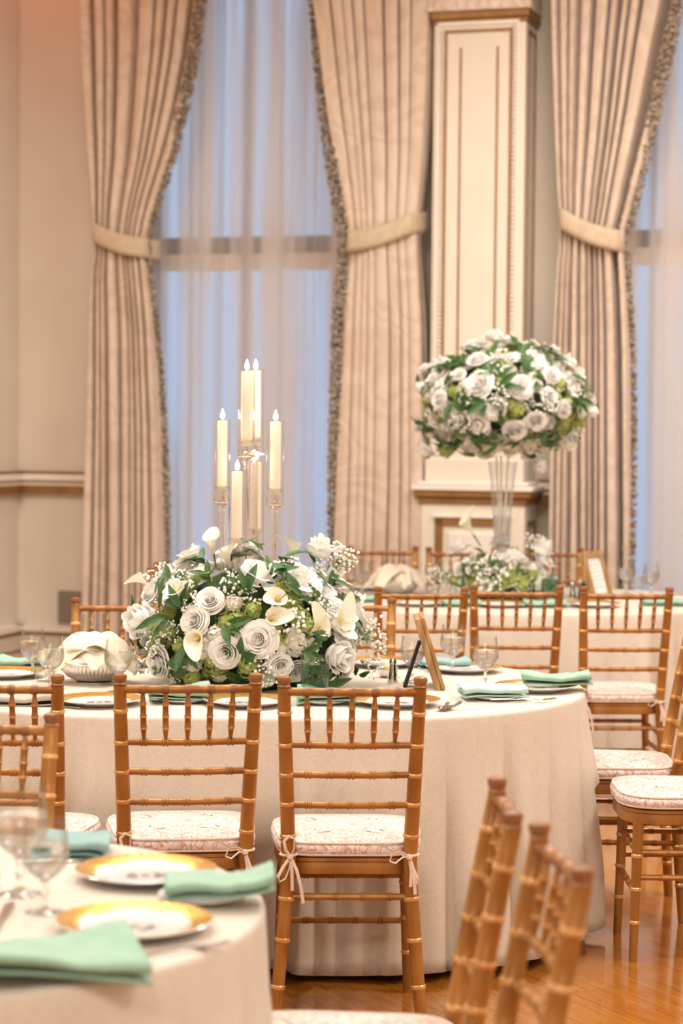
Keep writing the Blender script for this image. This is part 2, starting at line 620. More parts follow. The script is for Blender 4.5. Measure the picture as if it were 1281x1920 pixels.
# ---- windows
def window(name, a0, a1):
    fr = MB()
    fr.wbox(a0, -0.22, WZ0, a0 + 0.09, -0.02, WZ1)
    fr.wbox(a1 - 0.09, -0.22, WZ0, a1, -0.02, WZ1)
    fr.wbox(a0, -0.22, WZ1 - 0.09, a1, -0.02, WZ1)
    fr.wbox(a0 - 0.04, -0.22, WZ0 - 0.02, a1 + 0.04, 0.05, WZ0 + 0.04)
    w = tag(fr.build(name, M['sash']), kind='structure')
    A0, A1 = a0 + 0.09, a1 - 0.09
    lo = MB()
    lo.wbox(A0, -0.10, 2.462, A1, -0.025, 2.556).wbox(A0, -0.10, WZ0 + 0.04, A1, -0.04, WZ0 + 0.13)
    lo.wbox(A0, -0.10, WZ0 + 0.13, A0 + 0.05, -0.04, 2.462).wbox(A1 - 0.05, -0.10, WZ0 + 0.13, A1, -0.04, 2.462)
    lo.build('lower_sash', M['sash'], w)
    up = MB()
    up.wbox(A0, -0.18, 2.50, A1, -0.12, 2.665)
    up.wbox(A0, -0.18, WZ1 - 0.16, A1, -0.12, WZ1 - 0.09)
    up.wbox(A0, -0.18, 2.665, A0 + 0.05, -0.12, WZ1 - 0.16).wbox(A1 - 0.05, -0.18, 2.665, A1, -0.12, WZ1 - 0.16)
    up.build('upper_sash', M['sash_shaded'], w)
    MB().wbox(A0 + 0.05, -0.074, WZ0 + 0.13, A1 - 0.05, -0.068, 2.462).build('lower_pane', M['pane'], w)
    MB().wbox(A0 + 0.05, -0.154, 2.665, A1 - 0.05, -0.148, WZ1 - 0.16).build('upper_pane', M['pane'], w)
    return w


window('window_1', *WIN[0])
window('window_2', *WIN[1])


# ---- chair rail, baseboard
def rail(name, segs, layers, d_sign=True):
    parts = {}
    root = None
    for (key, z0, z1, d) in layers:
        b = parts.setdefault(key, MB())
        for (a0, a1) in segs:
            b.wbox(a0, 0, z0, a1, d, z1)
    for i, (key, b) in enumerate(parts.items()):
        if root is None:
            root = tag(b.build(name, M[key]), kind='structure')
        else:
            b.build({'giltpaint': 'gilt_line', 'cream_light': 'pale_band', 'cream': 'cream_band', 'wall_low': 'tan_band'}[key], M[key], root)
    return root


RAIL = [('cream_light', 1.204, 1.240, 0.060), ('giltpaint', 1.240, 1.258, 0.046), ('giltpaint', 1.190, 1.204, 0.058),
        ('wall_low', 1.172, 1.190, 0.060), ('giltpaint', 1.126, 1.172, 0.057), ('wall_low', 1.112, 1.126, 0.03)]
rail('trim_2', [(-2.06, -1.40), (1.16, 1.43)], RAIL)
BASE = [('cream_light', 0.285, 0.318, 0.05), ('giltpaint', 0.262, 0.285, 0.042), ('wall_low', 0.17, 0.262, 0.036),
        ('giltpaint', 0.152, 0.17, 0.034), ('wall_low', 0.0, 0.152, 0.055)]
rail('baseboard_back', [(-2.06, -1.40), (0.40, 0.55), (1.18, 1.43)], BASE)
# the same mouldings running on along the left wall
for nm, lay in (('trim_3', RAIL), ('baseboard_left', BASE)):
    bs = {}
    for (key, z0, z1, d) in lay:
        bs.setdefault(key, MB()).wbox(-2.06, 0.0, z0, -2.06 + d, 6.0, z1)
    rt = None
    for key, b in bs.items():
        if rt is None:
            rt = tag(b.build(nm, M[key]), kind='structure')
        else:
            b.build({'giltpaint': 'gilt_line', 'cream_light': 'pale_band', 'wall_low': 'tan_band'}[key], M[key], rt)

# ---- pilaster between the two windows
PD = 0.30
PA0, PA1 = 0.605, 1.122
pil = tag(MB().wbox(PA0, 0, 1.36, PA1, PD, 4.0).build('trim_1', M['cream']), kind='structure')
b = MB()
b.wbox(PA0 - 0.022, 0, 1.243, PA1 + 0.022, PD + 0.022, 1.37)
bevel(b.build('shaft_base', M['cream'], pil), 0.006)
# raised front panel standing inside a sunk frame
fa0, fa1, fz1, fz0 = 0.672, 1.042, 3.735, 1.40
b = MB()
for (a0, z0, a1, z1) in ((fa0 - 0.05, fz0, fa0 - 0.032, fz1 + 0.05), (fa1 + 0.032, fz0, fa1 + 0.05, fz1 + 0.05), (fa0 - 0.05, fz1 + 0.03, fa1 + 0.05, fz1 + 0.052)):
    b.wbox(a0, PD - 0.01, z0, a1, PD + 0.014, z1)
bevel(b.build('panel_moulding', M['cream_light'], pil), 0.004)
b = MB()
for (a0, z0, a1, z1) in ((fa0 - 0.008, fz0, fa0 + 0.008, fz1 + 0.008), (fa1 - 0.008, fz0, fa1 + 0.008, fz1 + 0.008), (fa0, fz1 - 0.010, fa1, fz1 + 0.008)):
    b.wbox(a0, PD - 0.01, z0, a1, PD + 0.006, z1)
b.build('gilt_frame', M['giltpaint'], pil)
for a in (0.757, 0.966):
    MB().wbox(a - 0.006, PD - 0.01, 1.42, a + 0.006, PD + 0.004, 3.645).build('gilt_line', M['giltpaint'], pil)
b = MB()
b.wbox(PA1 - 0.01, PD - 0.075, 1.40, PA1 + 0.006, PD - 0.055, 3.74)
b.wbox(PA1 - 0.01, 0.035, 1.40, PA1 + 0.006, 0.060, 3.74)
b.wbox(PA1 - 0.01, 0.035, 3.72, PA1 + 0.006, PD - 0.055, 3.742)
b.build('side_gilt_frame', M['giltpaint'], pil)
# bead rows: a bead every 25 mm beside the frame
for a in (fa0 - 0.020, fa1 + 0.020):
    b = MB()
    z = fz0
    while z < fz1 + 0.03:
        b.lathe([(0, -0.0115), (0.010, -0.006), (0.0125, 0.0), (0.010, 0.006), (0, 0.0115)], 8, Matrix.Translation(W(a, PD + 0.006, z)))
        z += 0.025
    tag(b.build('bead_row', M['cream_light'], pil, None), kind='stuff')
# capital
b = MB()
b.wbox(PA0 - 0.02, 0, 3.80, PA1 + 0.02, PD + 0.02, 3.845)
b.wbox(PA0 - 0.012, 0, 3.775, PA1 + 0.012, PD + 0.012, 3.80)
bevel(b.build('gilt_shadow_necking', M['giltpaint'], pil), 0.008)  # brown necking band also paints in the shadow below the capital


def carve(a, z):
    return 0.012 * (sin(a * 62 + 2.2 * sin(z * 55)) * cos(z * 48 + 1.7 * sin(a * 38)))


b = MB()
b.wbox(PA0 - 0.03, 0, 3.845, PA1 + 0.03, PD + 0.024, 4.2)
b.grid(lambda u, v: W(lerp(PA0 - 0.03, PA1 + 0.03, u), PD + 0.032 + carve(lerp(0, .57, u), lerp(0, .35, v)), lerp(3.845, 4.2, v)), 60, 36)
b.build('carved_capital', M['carved'], pil)
# pedestal and its cap
b = MB().wbox(PA0 - 0.035, 0, 0.30, PA1 + 0.035, PD + 0.035, 1.125)
ped = b.build('pedestal', M['cream'], pil)
MB().wbox(PA0 - 0.06, 0, 0, PA1 + 0.06, PD + 0.06, 0.30).build('plinth', M['cream'], pil)
for (nm, key, z0, z1, e) in (('cap_top', 'cream_light', 1.226, 1.246, 0.055), ('cap_band', 'cream_light', 1.196, 1.224, 0.085), ('cap_ogee', 'giltpaint', 1.16, 1.196, 0.072), ('cap_ogee', 'giltpaint', 1.122, 1.16, 0.05)):
    bevel(MB().wbox(PA0 - e, 0, z0, PA1 + e, PD + e, z1).build(nm, M[key], pil), 0.006)
b = MB()
a0, a1 = PA0 + 0.045, PA1 - 0.045
for (x0, z0, x1, z1) in ((a0, 0.36, a0 + 0.045, 1.045), (a1 - 0.045, 0.36, a1, 1.045), (a0, 1.0, a1, 1.045), (a0, 0.36, a1, 0.40)):
    b.wbox(x0, PD + 0.02, z0, x1, PD + 0.045, z1)
b.build('pedestal_gilt_frame', M['giltpaint'], pil)
bevel(MB().wbox(a0 - 0.01, PD + 0.02, 1.045, a1 + 0.01, PD + 0.055, 1.06).build('pedestal_fillet', M['cream_light'], pil), 0.003)
bevel(MB().wbox(a0 + 0.075, PD + 0.02, 0.44, a1 - 0.075, PD + 0.05, 0.965).build('pedestal_panel', M['cream_light'], pil), 0.01)
b = MB()
e = PA1 + 0.035
b.wbox(e - 0.01, 0.06, 0.36, e + 0.006, 0.085, 1.02).wbox(e - 0.01, 0.24, 0.36, e + 0.006, 0.265, 1.02).wbox(e - 0.01, 0.06, 1.0, e + 0.006, 0.265, 1.03)
b.build('side_gilt_frame', M['giltpaint'], pil)

# ---- wall fittings
g = tag(bevel(MB().wbox(-1.79, 0, 0.335, -1.635, 0.018, 0.535).build('wall_grille', M['grey_plate']), 0.004),
        'small grey metal grille low on the cream wall beside the left drape', 'grille')
for k in range(6):
    MB().wbox(-1.775, 0.016, 0.36 + k * 0.028, -1.65, 0.024, 0.372 + k * 0.028).build('slat', M['grey_plate'], g)


# ---- drapes
def drape(label, outer, inner, folds, seed, strap_z, strap_pts, top=5.15, bot=0.02, d0=0.12):
    rr = random.Random(seed)
    ph = [rr.uniform(0, 6.28) for _ in range(6)]
    tie = strap_z

    def edge(tab, z):
        return interp(tab, z)

    def pos(u, z):
        ao, ai = edge(outer, z), edge(inner, z)
        w = u + 0.040 * sin(5.1 * u + ph[0]) + 0.032 * sin(13.3 * u + ph[1]) + 0.010 * sin(1.3 * z + ph[2]) * sin(pi * u)
        x = w * folds + 0.10 * sin(0.9 * z + ph[3] + 3 * u)
        k = int(round(x))
        dd = abs(x - k)
        h1 = 0.5 + 0.5 * sin(k * 12.9898 + ph[4] * 7)
        h2 = 0.5 + 0.5 * sin(k * 4.137 + ph[5] * 5)
        deep = (0.07 + 0.17 * h1) * (0.55 + 0.45 * min(1.0, abs(z - tie) / 0.7))
        wv = 0.11 + 0.12 * h2
        d = d0 + 0.20 - deep * (1 - smooth(0.0, wv, dd)) + 0.022 * dd + 0.010 * sin(9 * u + 2.2 * z + ph[5])
        d += 0.05 * (1 - min(1, abs(z - tie) / 0.5)) * sin(pi * u)
        a = lerp(ao, ai, u) + 0.006 * sin(2 * pi * x)
        return W(a, d, z)

    b = MB()
    nz = 46
    b.grid(lambda u, v: pos(u, lerp(bot, top, v)), folds * 32, nz)
    o = b.build('drape', M['drape'], None, None)
    tag(o, label, 'curtain', 'floor-length drapes at the windows')
    # lining turned round the free edge and the braid along it
    fr = MB()
    z = bot + 0.02
    rr2 = random.Random(seed + 5)
    while z < top:
        p = pos(1.0, z)
        for q in range(4):
            c = p + U * ((1 if edge(inner, 3) > edge(outer, 3) else -1) * (-0.034 + 0.018 * q)) + N * (0.026 + rr2.uniform(-0.006, 0.01)) + Vector((0, 0, rr2.uniform(-0.01, 0.01) - 0.008 * q))
            r = rr2.uniform(0.011, 0.017)
            fr.lathe([(0, -r), (r * 0.9, -r * 0.4), (r, r * 0.2), (0, r)], 6, Matrix.Translation(c))
        z += 0.021
    tag(fr.build('fringe_braid', M['fringe'], o, None), kind='stuff')
    # tieback strap, a band round the gathered cloth
    (a0, z0), (a1, z1) = strap_pts
    st = MB()

    def sp(u, v):
        a = lerp(a0, a1, u)
        z = lerp(z0, z1, u) - 0.03 * sin(pi * u) + (v - 0.5) * 0.115
        zz = z
        d = d0 + 0.228 + 0.05 * sin(pi * u) ** 0.7 + 0.008 * sin(pi * v)
        d -= 0.16 * (1 - min(1.0, sin(pi * min(max(u, 0), 1)) / 0.35))
        return W(a, d, zz)
    st.grid(sp, 26, 5)
    s = st.build('tieback', M['strap'], o, None)
    solidify(s, 0.008, 0)
    return o


D1o = [(4.039, -1.533), (3.414, -1.496), (2.851, -1.452), (2.694, -1.438), (2.568, -1.430), (2.412, -1.457), (2.161, -1.473), (1.214, -1.492), (0.579, -1.499), (0.0, -1.515), (5.2, -1.554)]
D1i = [(5.2, -0.510), (4.001, -0.752), (3.697, -0.793), (3.393, -0.863), (3.087, -0.954), (2.811, -1.052), (2.657, -1.092), (2.548, -1.108), (2.408, -1.090), (2.158, -1.065), (1.534, -1.031), (0.908, -1.013), (0.0, -1.009)]
D2i = [(5.2, -0.326), (3.971, -0.133), (3.668, -0.091), (3.365, -0.050), (3.061, 0.004), (2.758, 0.064), (2.591, 0.094), (2.486, 0.086), (2.365, 0.074), (2.153, 0.057), (1.545, 0.041), (0.934, 0.031), (0.0, 0.024)]
D2o = [(5.2, 0.605), (3.935, 0.591), (3.491, 0.581), (3.046, 0.562), (2.749, 0.537), (2.629, 0.529), (2.509, 0.537), (2.150, 0.566), (1.249, 0.592), (0.0, 0.602)]
D3o = [(5.2, 1.250), (3.902, 1.264), (3.319, 1.287), (2.880, 1.308), (2.704, 1.325), (2.586, 1.327), (2.381, 1.308), (1.999, 1.290), (0.964, 1.289), (0.0, 1.291)]
D3i = [(5.2, 2.235), (3.867, 1.979), (3.612, 1.923), (3.299, 1.858), (3.013, 1.787), (2.754, 1.721), (2.610, 1.682), (2.523, 1.678), (2.377, 1.689), (1.998, 1.709), (0.975, 1.730), (0.0, 1.739)]
drape('peach damask drape tied back at the far left, next to the chair rail', D1o, D1i, 9, 3, 2.61, ((-1.46, 2.69), (-1.062, 2.565)))
drape('peach damask drape tied back just left of the cream pilaster', D2o, D2i, 8, 11, 2.63, ((0.548, 2.70), (0.082, 2.575)))
drape('peach damask drape tied back just right of the cream pilaster', D3o, D3i, 9, 19, 2.62, ((1.303, 2.715), (1.703, 2.555)))


# ---- sheers
def sheer(label, a0, a1, seed):
    rr = random.Random(seed)
    p = [rr.uniform(0, 6.28) for _ in range(6)]

    def f(u, v):
        a = lerp(a0, a1, u)
        z = lerp(0.03, 5.1, v)
        sw = 0.3 * sin(z * 0.55 + p[0])
        env = 0.55 + 0.45 * sin(9 * a + p[1])
        d = 0.03 + 0.010 * sin(12 * a + p[3] + sw) + 0.026 * env * sin(34 * a + p[4] + sw + 0.9 * sin(11 * a + p[2])) + 0.004 * (1 - env) * sin(90 * a + p[5])
        return W(a, d, z)
    o = MB().grid(f, 420, 14).build('sheer_curtain', M['sheer'], None, None)
    return tag(o, label, 'curtain')


sheer('pale see-through sheer hanging over the wide window behind the candles', -1.42, 0.46, 4)
sheer('pale see-through sheer hanging in the window at the right edge', 1.40, 3.2, 8)


# ================================================================== chairs
def post_pos(s, z):
    if z < 0.42:
        t = z / 0.42
        x = lerp(0.192, 0.155, t ** 0.9)
        y = lerp(-0.215, -0.188, t)
    else:
        t = (z - 0.42) / 0.48
        x = lerp(0.155, 0.1725, t)
        y = lerp(-0.188, -0.270, t ** 1.15)
    return Vector((s * x, y, z))


def ringed(b, fn, L, nodes, r0, r1, seg=10, ringw=0.0045, ringh=0.0024, rm=1, double=False, rmid=None, cap=True):
    """bamboo-turned rod: fn(t) for t in 0..1, rings at the node fractions"""
    ts = set([0.0, 1.0] + [i / 16 for i in range(17)])
    marks = {}
    hw = ringw / L
    for n in nodes:
        offs = (-hw * 0.75, hw * 0.75) if double else (0,)
        for o in offs:
            for k, (dt, dr) in enumerate(((-hw, 0.0), (-hw * 0.55, 1.0), (hw * 0.55, 1.0), (hw, 0.0)) if not double else ((-hw * 0.6, 0.0), (-hw * 0.3, 1.0), (hw * 0.3, 1.0), (hw * 0.6, 0.0))):
                t = n + o + dt
                if 0 < t < 1:
                    marks[round(t, 6)] = dr
    for t in list(ts):
        for n in nodes:
            if abs(t - n) < hw * 2.2 and t not in (0.0, 1.0):
                ts.discard(t)
    al = sorted(list(ts) + list(marks))
    pts = [fn(t) for t in al]
    rad_, mis = [], []
    for t in al:
        base = lerp(r0, r1, t)
        if rmid:
            base += rmid * sin(pi * t)
        rad_.append(base + ringh * marks.get(t, 0.0))
    for t0, t1 in zip(al, al[1:]):
        mis.append(rm if (marks.get(t0, 0) > 0.5 or marks.get(t1, 0) > 0.5) else 0)
    b.tube(pts, rad_, seg, cap, 0, 1.0, mis)
    return b


def seat_outline(n, w_f, w_r, y_r, y_f, e=0.0, rf=0.11, rr_=0.07):
    """rounded seat plan, wide in front and narrowing between the back posts"""
    corners = [((w_r, y_r), rr_), ((w_f, y_f), rf), ((-w_f, y_f), rf), ((-w_r, y_r), rr_)]
    pts = []
    m = len(corners)
    for i in range(m):
        (c, r) = corners[i]
        c = Vector(c)
        pv, nx = Vector(corners[i - 1][0]), Vector(corners[(i + 1) % m][0])
        a = (pv - c).normalized()
        d = (nx - c).normalized()
        p0, p2 = c + a * r * 1.25, c + d * r * 1.25
        for k in range(n):
            t = k / (n - 1)
            p = p0 * (1 - t) ** 2 + c * 2 * t * (1 - t) + p2 * t * t
            pts.append(p)
    out = []
    L = len(pts)
    for i in range(L):
        tg = pts[(i + 1) % L] - pts[i - 1]
        nn = Vector((tg.y, -tg.x)).normalized()
        out.append(pts[i] + nn * e)
    return out


def loft(b, rings, mi=0, caps=True):
    n = len(rings[0])
    vs = [p for r in rings for p in r]
    fs = []
    for j in range(len(rings) - 1):
        for i in range(n):
            i2 = (i + 1) % n
            fs.append((j * n + i, j * n + i2, (j + 1) * n + i2, (j + 1) * n + i))
    if caps:
        fs.append(tuple(range(n))[::-1])
        fs.append(tuple((len(rings) - 1) * n + i for i in range(n)))
    b.add(vs, fs, mi)


WOODS = [M['wood'], M['wood_ring'], M['wood_cap']]
CH = {}


def chair_meshes():
    for s, nm in ((-1, 'pl'), (1, 'pr')):
        b = MB()
        ringed(b, lambda t: post_pos(s, t * 0.895), 0.895, [z / 0.895 for z in (0.115, 0.235, 0.34, 0.505, 0.59, 0.667, 0.745, 0.828)], 0.0150, 0.0160, 12, 0.006, 0.0024, 1, False, 0.0035)
        CH[nm] = b.mesh('back_post', WOODS)
        b = MB()
        p = post_pos(s, 0.893)
        b.lathe([(0.0145, 0.0), (0.0175, 0.003), (0.0145, 0.007), (0.0165, 0.013), (0.0185, 0.020), (0.0165, 0.027), (0.009, 0.030), (0, 0.0305)], 14, Matrix.Translation(p))
        CH['f' + nm] = b.mesh('finial', M['wood_cap'])
        b = MB()
        f0, f1 = Vector((s * 0.178, 0.172, 0.0)), Vector((s * 0.165, 0.160, 0.405))
        ringed(b, lambda t: f0.lerp(f1, t), 0.405, (0.28, 0.52, 0.76), 0.0125, 0.0165, 12, 0.006, 0.0024)
        CH['fl' + nm] = b.mesh('front_leg', WOODS)
        b = MB()
        for z, nn in ((0.245, (0.2, 0.4, 0.6, 0.8)), (0.318, (0.25, 0.5, 0.75))):
            q0 = post_pos(s, z)
            q1 = f0.lerp(f1, z / 0.405)
            ringed(b, lambda t: q0.lerp(q1, t), 0.37, nn, 0.0085, 0.0085, 8, 0.006, 0.002, 0, True)
        CH['ss' + nm] = b.mesh('side_stretcher', WOODS)
    for i, (z, cross) in enumerate(((0.895, (0.167, 0.333, 0.5, 0.667, 0.833)), (0.745, (0.17, 0.335, 0.5, 0.665, 0.83)), (0.667, (0.17, 0.335, 0.5, 0.665, 0.83)), (0.587, (0.17, 0.335, 0.5, 0.665, 0.83)))):
        zz = z - 0.012 if i == 0 else z
        l, r = post_pos(-1, zz), post_pos(1, zz)

        def bow(t, l=l, r=r):
            p = l.lerp(r, t)
            p.y -= 0.016 * sin(pi * t)
            return p
        b = MB()
        ringed(b, bow, 0.34, cross, 0.0110 if i == 0 else 0.0092, 0.0110 if i == 0 else 0.0092, 10, 0.010 if i == 0 else 0.007, 0.002, 0 if i else 2, i > 0)
        CH['rail%d' % i] = b.mesh('top_rail' if i == 0 else 'back_rail', WOODS)
    for k in range(5):
        t = (k + 1) / 6
        a, c = post_pos(-1, 0.878), post_pos(1, 0.878)
        p1 = a.lerp(c, t)
        p1.y -= 0.016 * sin(pi * t)
        a, c = post_pos(-1, 0.75), post_pos(1, 0.75)
        p0 = a.lerp(c, lerp(0.17, 0.83, k / 4))
        p0.y -= 0.016 * sin(pi * t)
        b = MB()
        ts = [0, 0.20, 0.225, 0.24, 0.275, 0.29, 0.46, 0.475, 0.51, 0.525, 0.70, 0.715, 0.75, 0.765, 1.0]
        rs = [0.0042, 0.0072, 0.0078, 0.0092, 0.0092, 0.0078, 0.0078, 0.0094, 0.0094, 0.0078, 0.0076, 0.0092, 0.0092, 0.0074, 0.0042]
        mi = [0, 0, 1, 1, 0, 0, 0, 1, 0, 0, 0, 1, 0, 0]
        b.tube([p0.lerp(p1, t_) for t_ in ts], rs, 8, True, 0, 1.0, mi)
        CH['sp%d' % k] = b.mesh('spindle', WOODS)
    b = MB()
    for z in (0.20, 0.325):
        l, r = Vector((-0.172, 0.166, z)), Vector((0.172, 0.166, z))
        ringed(b, lambda t: l.lerp(r, t), 0.34, (0.2, 0.4, 0.6, 0.8), 0.0085, 0.0085, 8, 0.006, 0.002, 0, True)
    CH['fs'] = b.mesh('front_stretcher', WOODS)
    b = MB()
    l, r = post_pos(-1, 0.345), post_pos(1, 0.345)
    ringed(b, lambda t: l.lerp(r, t), 0.33, (0.18, 0.39, 0.61, 0.82), 0.009, 0.009, 8, 0.006, 0.002, 0, True)
    CH['bs'] = b.mesh('back_stretcher', WOODS)

    def ring(e, z, dome=0.0):
        ol = seat_outline(9, 0.203, 0.172, -0.190, 0.205, e)
        return [Vector((p.x, p.y, z)) for p in ol]
    b = MB()
    loft(b, [ring(-0.006, 0.400), ring(0.0, 0.404), ring(0.0, 0.420), ring(-0.003, 0.432), ring(0.001, 0.436), ring(0.0, 0.444), ring(-0.01, 0.446)])
    CH['seat'] = b.mesh('seat_frame', [M['wood']])
    b = MB()
    loft(b, [ring(-0.016, 0.4465), ring(0.000, 0.449), ring(0.007, 0.457), ring(0.009, 0.466), ring(0.006, 0.476), ring(-0.004, 0.482)], 1, True)
    top = [ring(-0.004, 0.482), ring(-0.012, 0.486), ring(-0.035, 0.490), ring(-0.08, 0.4935), ring(-0.13, 0.495)]
    loft(b, top, 0, False)
    n = len(top[0])
    base = len(b.v)
    b.v.append((0, 0.005, 0.4955))
    st = base - n
    for i in range(n):
        b.f.append((st + i, st + (i + 1) % n, base))
        b.m.append(0)
    CH['cushion'] = b.mesh('seat_cushion', [M['cushion'], M['cushion']], 60)
    b = MB()
    r_ = ring(0.001, 0.4825)
    b.tube(r_ + [r_[0]], 0.0034, 6, False)
    r_ = ring(0.004, 0.4525)
    b.tube(r_ + [r_[0]], 0.003, 6, False)
    CH['piping'] = b.mesh('piping', M['cushion_side'])
    for s, nm in ((-1, 'l'), (1, 'r')):
        b = MB()
        k = post_pos(s, 0.452) + Vector((-s * 0.004, -0.024, 0))

        def curve(pts, r=0.0042):
            b.tube([k + Vector((x * (1 if s < 0 else 1), y, z)) for x, y, z in pts], r, 6, True, 0, 0.45)
        if s < 0:
            curve([(0, 0, 0), (-0.012, -0.006, 0.02), (-0.016, -0.007, 0.042), (-0.004, -0.007, 0.055), (0.010, -0.006, 0.048), (0.010, -0.005, 0.024), (0.002, 0, 0)])
            curve([(0, 0, 0), (-0.018, -0.008, -0.024), (-0.031, -0.010, -0.05), (-0.026, -0.010, -0.062), (-0.012, -0.009, -0.054), (-0.002, -0.006, -0.028), (0.002, 0, 0)])
            curve([(0, 0, 0), (0.004, -0.006, -0.03), (0.006, -0.006, -0.085)])
            curve([(0, 0, 0), (0.016, -0.008, -0.03), (0.028, -0.008, -0.075), (0.034, -0.006, -0.118)])
        else:
            curve([(0, 0, 0), (-0.018, -0.008, 0.014), (-0.044, -0.010, 0.012), (-0.050, -0.009, -0.008), (-0.036, -0.008, -0.014), (-0.016, -0.007, 0.002), (0, 0, 0)])
            curve([(0, 0, 0), (0.010, -0.008, -0.028), (0.022, -0.008, -0.055), (0.020, -0.008, -0.068), (0.010, -0.006, -0.05), (0.002, 0, 0)])
            curve([(0, 0, 0), (0.012, -0.008, -0.035), (0.016, -0.006, -0.095)])
            curve([(0, 0, 0), (0.006, -0.006, -0.035), (0.004, -0.006, -0.075)])
        b.lathe([(0, -0.008), (0.0075, -0.004), (0.0085, 0.001), (0.006, 0.007), (0, 0.009)], 8, Matrix.Translation(k + Vector((0, -0.003, 0))))
        # the cord passing round the post
        c = post_pos(s, 0.455)
        b.tube([c + Vector((0.021 * cos(a), 0.021 * sin(a), 0)) for a in [i * pi / 8 for i in range(17)]], 0.0036, 6, False)
        CH['tie' + nm] = b.mesh('tie_bow', M['cushion_side'])


chair_meshes()


def make_chair(loc, rz, label, group=None):
    r = empty('chiavari_chair', (loc[0], loc[1], 0), rz)
    r['label'] = label
    r['category'] = 'chair'
    if group:
        r['group'] = group
    for s, nm in ((-1, 'pl'), (1, 'pr')):
        p = put('back_post', CH[nm], r)
        put('finial', CH['f' + nm], p)
        put('front_leg', CH['fl' + nm], r)
        put('side_stretcher', CH['ss' + nm], r)
    put('top_rail', CH['rail0'], r)
    for i in (1, 2, 3):
        put('back_rail', CH['rail%d' % i], r)
    for k in range(5):
        put('spindle', CH['sp%d' % k], r)
    put('front_stretcher', CH['fs'], r)
    put('back_stretcher', CH['bs'], r)
    put('seat_frame', CH['seat'], r)
    c = put('seat_cushion', CH['cushion'], r)
    put('piping', CH['piping'], c)
    put('tie_bow', CH['tiel'], r)
    put('tie_bow', CH['tier'], r)
    return r


GA, GB, GC = 'gilt chairs round the middle table', 'gilt chairs round the back table', 'gilt chairs round the near table'
CHAIRS = [
    (-0.418, 5.657, 7, 'gilt bamboo-turned chair with its back to us, left of the centre one', GA),
    (0.022, 5.627, 2, 'gilt chair seen whole from behind at bottom centre, bows tied to both posts', GA),
    (-0.853, 5.625, -6, 'gilt chair at the left edge, its back to us, before the bread bowl', GA),
    (-0.805, 7.42, 176, 'gilt chair facing us beyond the bread basket, left of the white bouquet', GA),
    (0.030, 7.53, 183, 'gilt chair facing us just right of the white bouquet, beyond the butter dish', GA),
    (1.035, 6.345, 90, 'chair in side view at the right edge, nearer ivory seat, its leg on bare floor', GA),
    (0.880, 6.865, 88, 'chair in side view at the right edge, its ivory seat just behind the nearer seat', GA),
    (0.290, 8.650, 6, 'gilt chair with its back to us at the back table, leftmost of its front three', GB),
    (0.700, 8.790, 1, 'gilt chair with its back to us at the back table, below the tall flower vase', GB),
    (1.125, 8.745, 3, 'gilt chair with its back to us at the back table, its ivory seat showing', GB),
    (0.218, 10.92, 180, 'gilt chair facing us behind the cream-napkin basket on the back table', GB),
    (0.64, 10.86, 182, 'gilt chair facing us directly behind the low flower ring of the back table', GB),
    (1.085, 10.92, 180, 'gilt chair facing us beyond the back table, left of the standing photo frame', GB),
    (-0.57, 9.55, -90, 'gilt chair at the left end of the back table, nearly hidden by the white bouquet', GB),
    (-0.80, 4.36, 180, 'blurred gilt chair facing us at the left edge, nearest the camera on the left', GC),
    (0.018, 3.666, 90, 'blurred gilt chair in side view at bottom, its ivory seat cut by the lower edge', GC),
    (0.070, 3.205, 95, 'nearest blurred gilt chair at lower right, its row of spindles seen end on', GC),
]
for (x, y, a, lab, grp) in CHAIRS:
    make_chair((x, y), rad(a), lab, grp)


# ================================================================== tables and cloths
def stadium(t, R, h):
    """t in 0..1 round a racetrack of end radius R and half straight h; returns point and outward normal"""
    per = 2 * pi * R + 4 * h
    s = (t % 1.0) * per
    if s < 2 * h:
        return Vector((-h + s, -R, 0)), Vector((0, -1, 0)), 0.0
    s -= 2 * h
    if s < pi * R:
        a = -pi / 2 + s / R
        return Vector((h + R * cos(a), R * sin(a), 0)), Vector((cos(a), sin(a), 0)), 1.0
    s -= pi * R
    if s < 2 * h:
        return Vector((h - s, R, 0)), Vector((0, 1, 0)), 0.0
    s -= 2 * h
    a = pi / 2 + s / R
    return Vector((-h + R * cos(a), R * sin(a), 0)), Vector((cos(a), sin(a), 0)), 1.0


def banquet_table(c, R, h, lab):
    r = empty('banquet_table', (c[0], c[1], 0), 0, label=lab, cat='table')
    b = MB()
    n = 64
    ol = [stadium(k / n, R - 0.012, h)[0] for k in range(n)]
    loft(b, [[p + Vector((0, 0, z)) for p in ol] for z in (0.705, 0.733)])
    b.build('tabletop', M['tablewood'], r)
    for sx in (-1, 1):
        for sy in (-1, 1):
            MB().tube([(sx * (h + 0.25 * R), sy * 0.42 * R, 0), (sx * (h + 0.25 * R), sy * 0.42 * R, 0.706)], [0.022, 0.026], 12).build('leg', M['tablewood'], r)
    return r


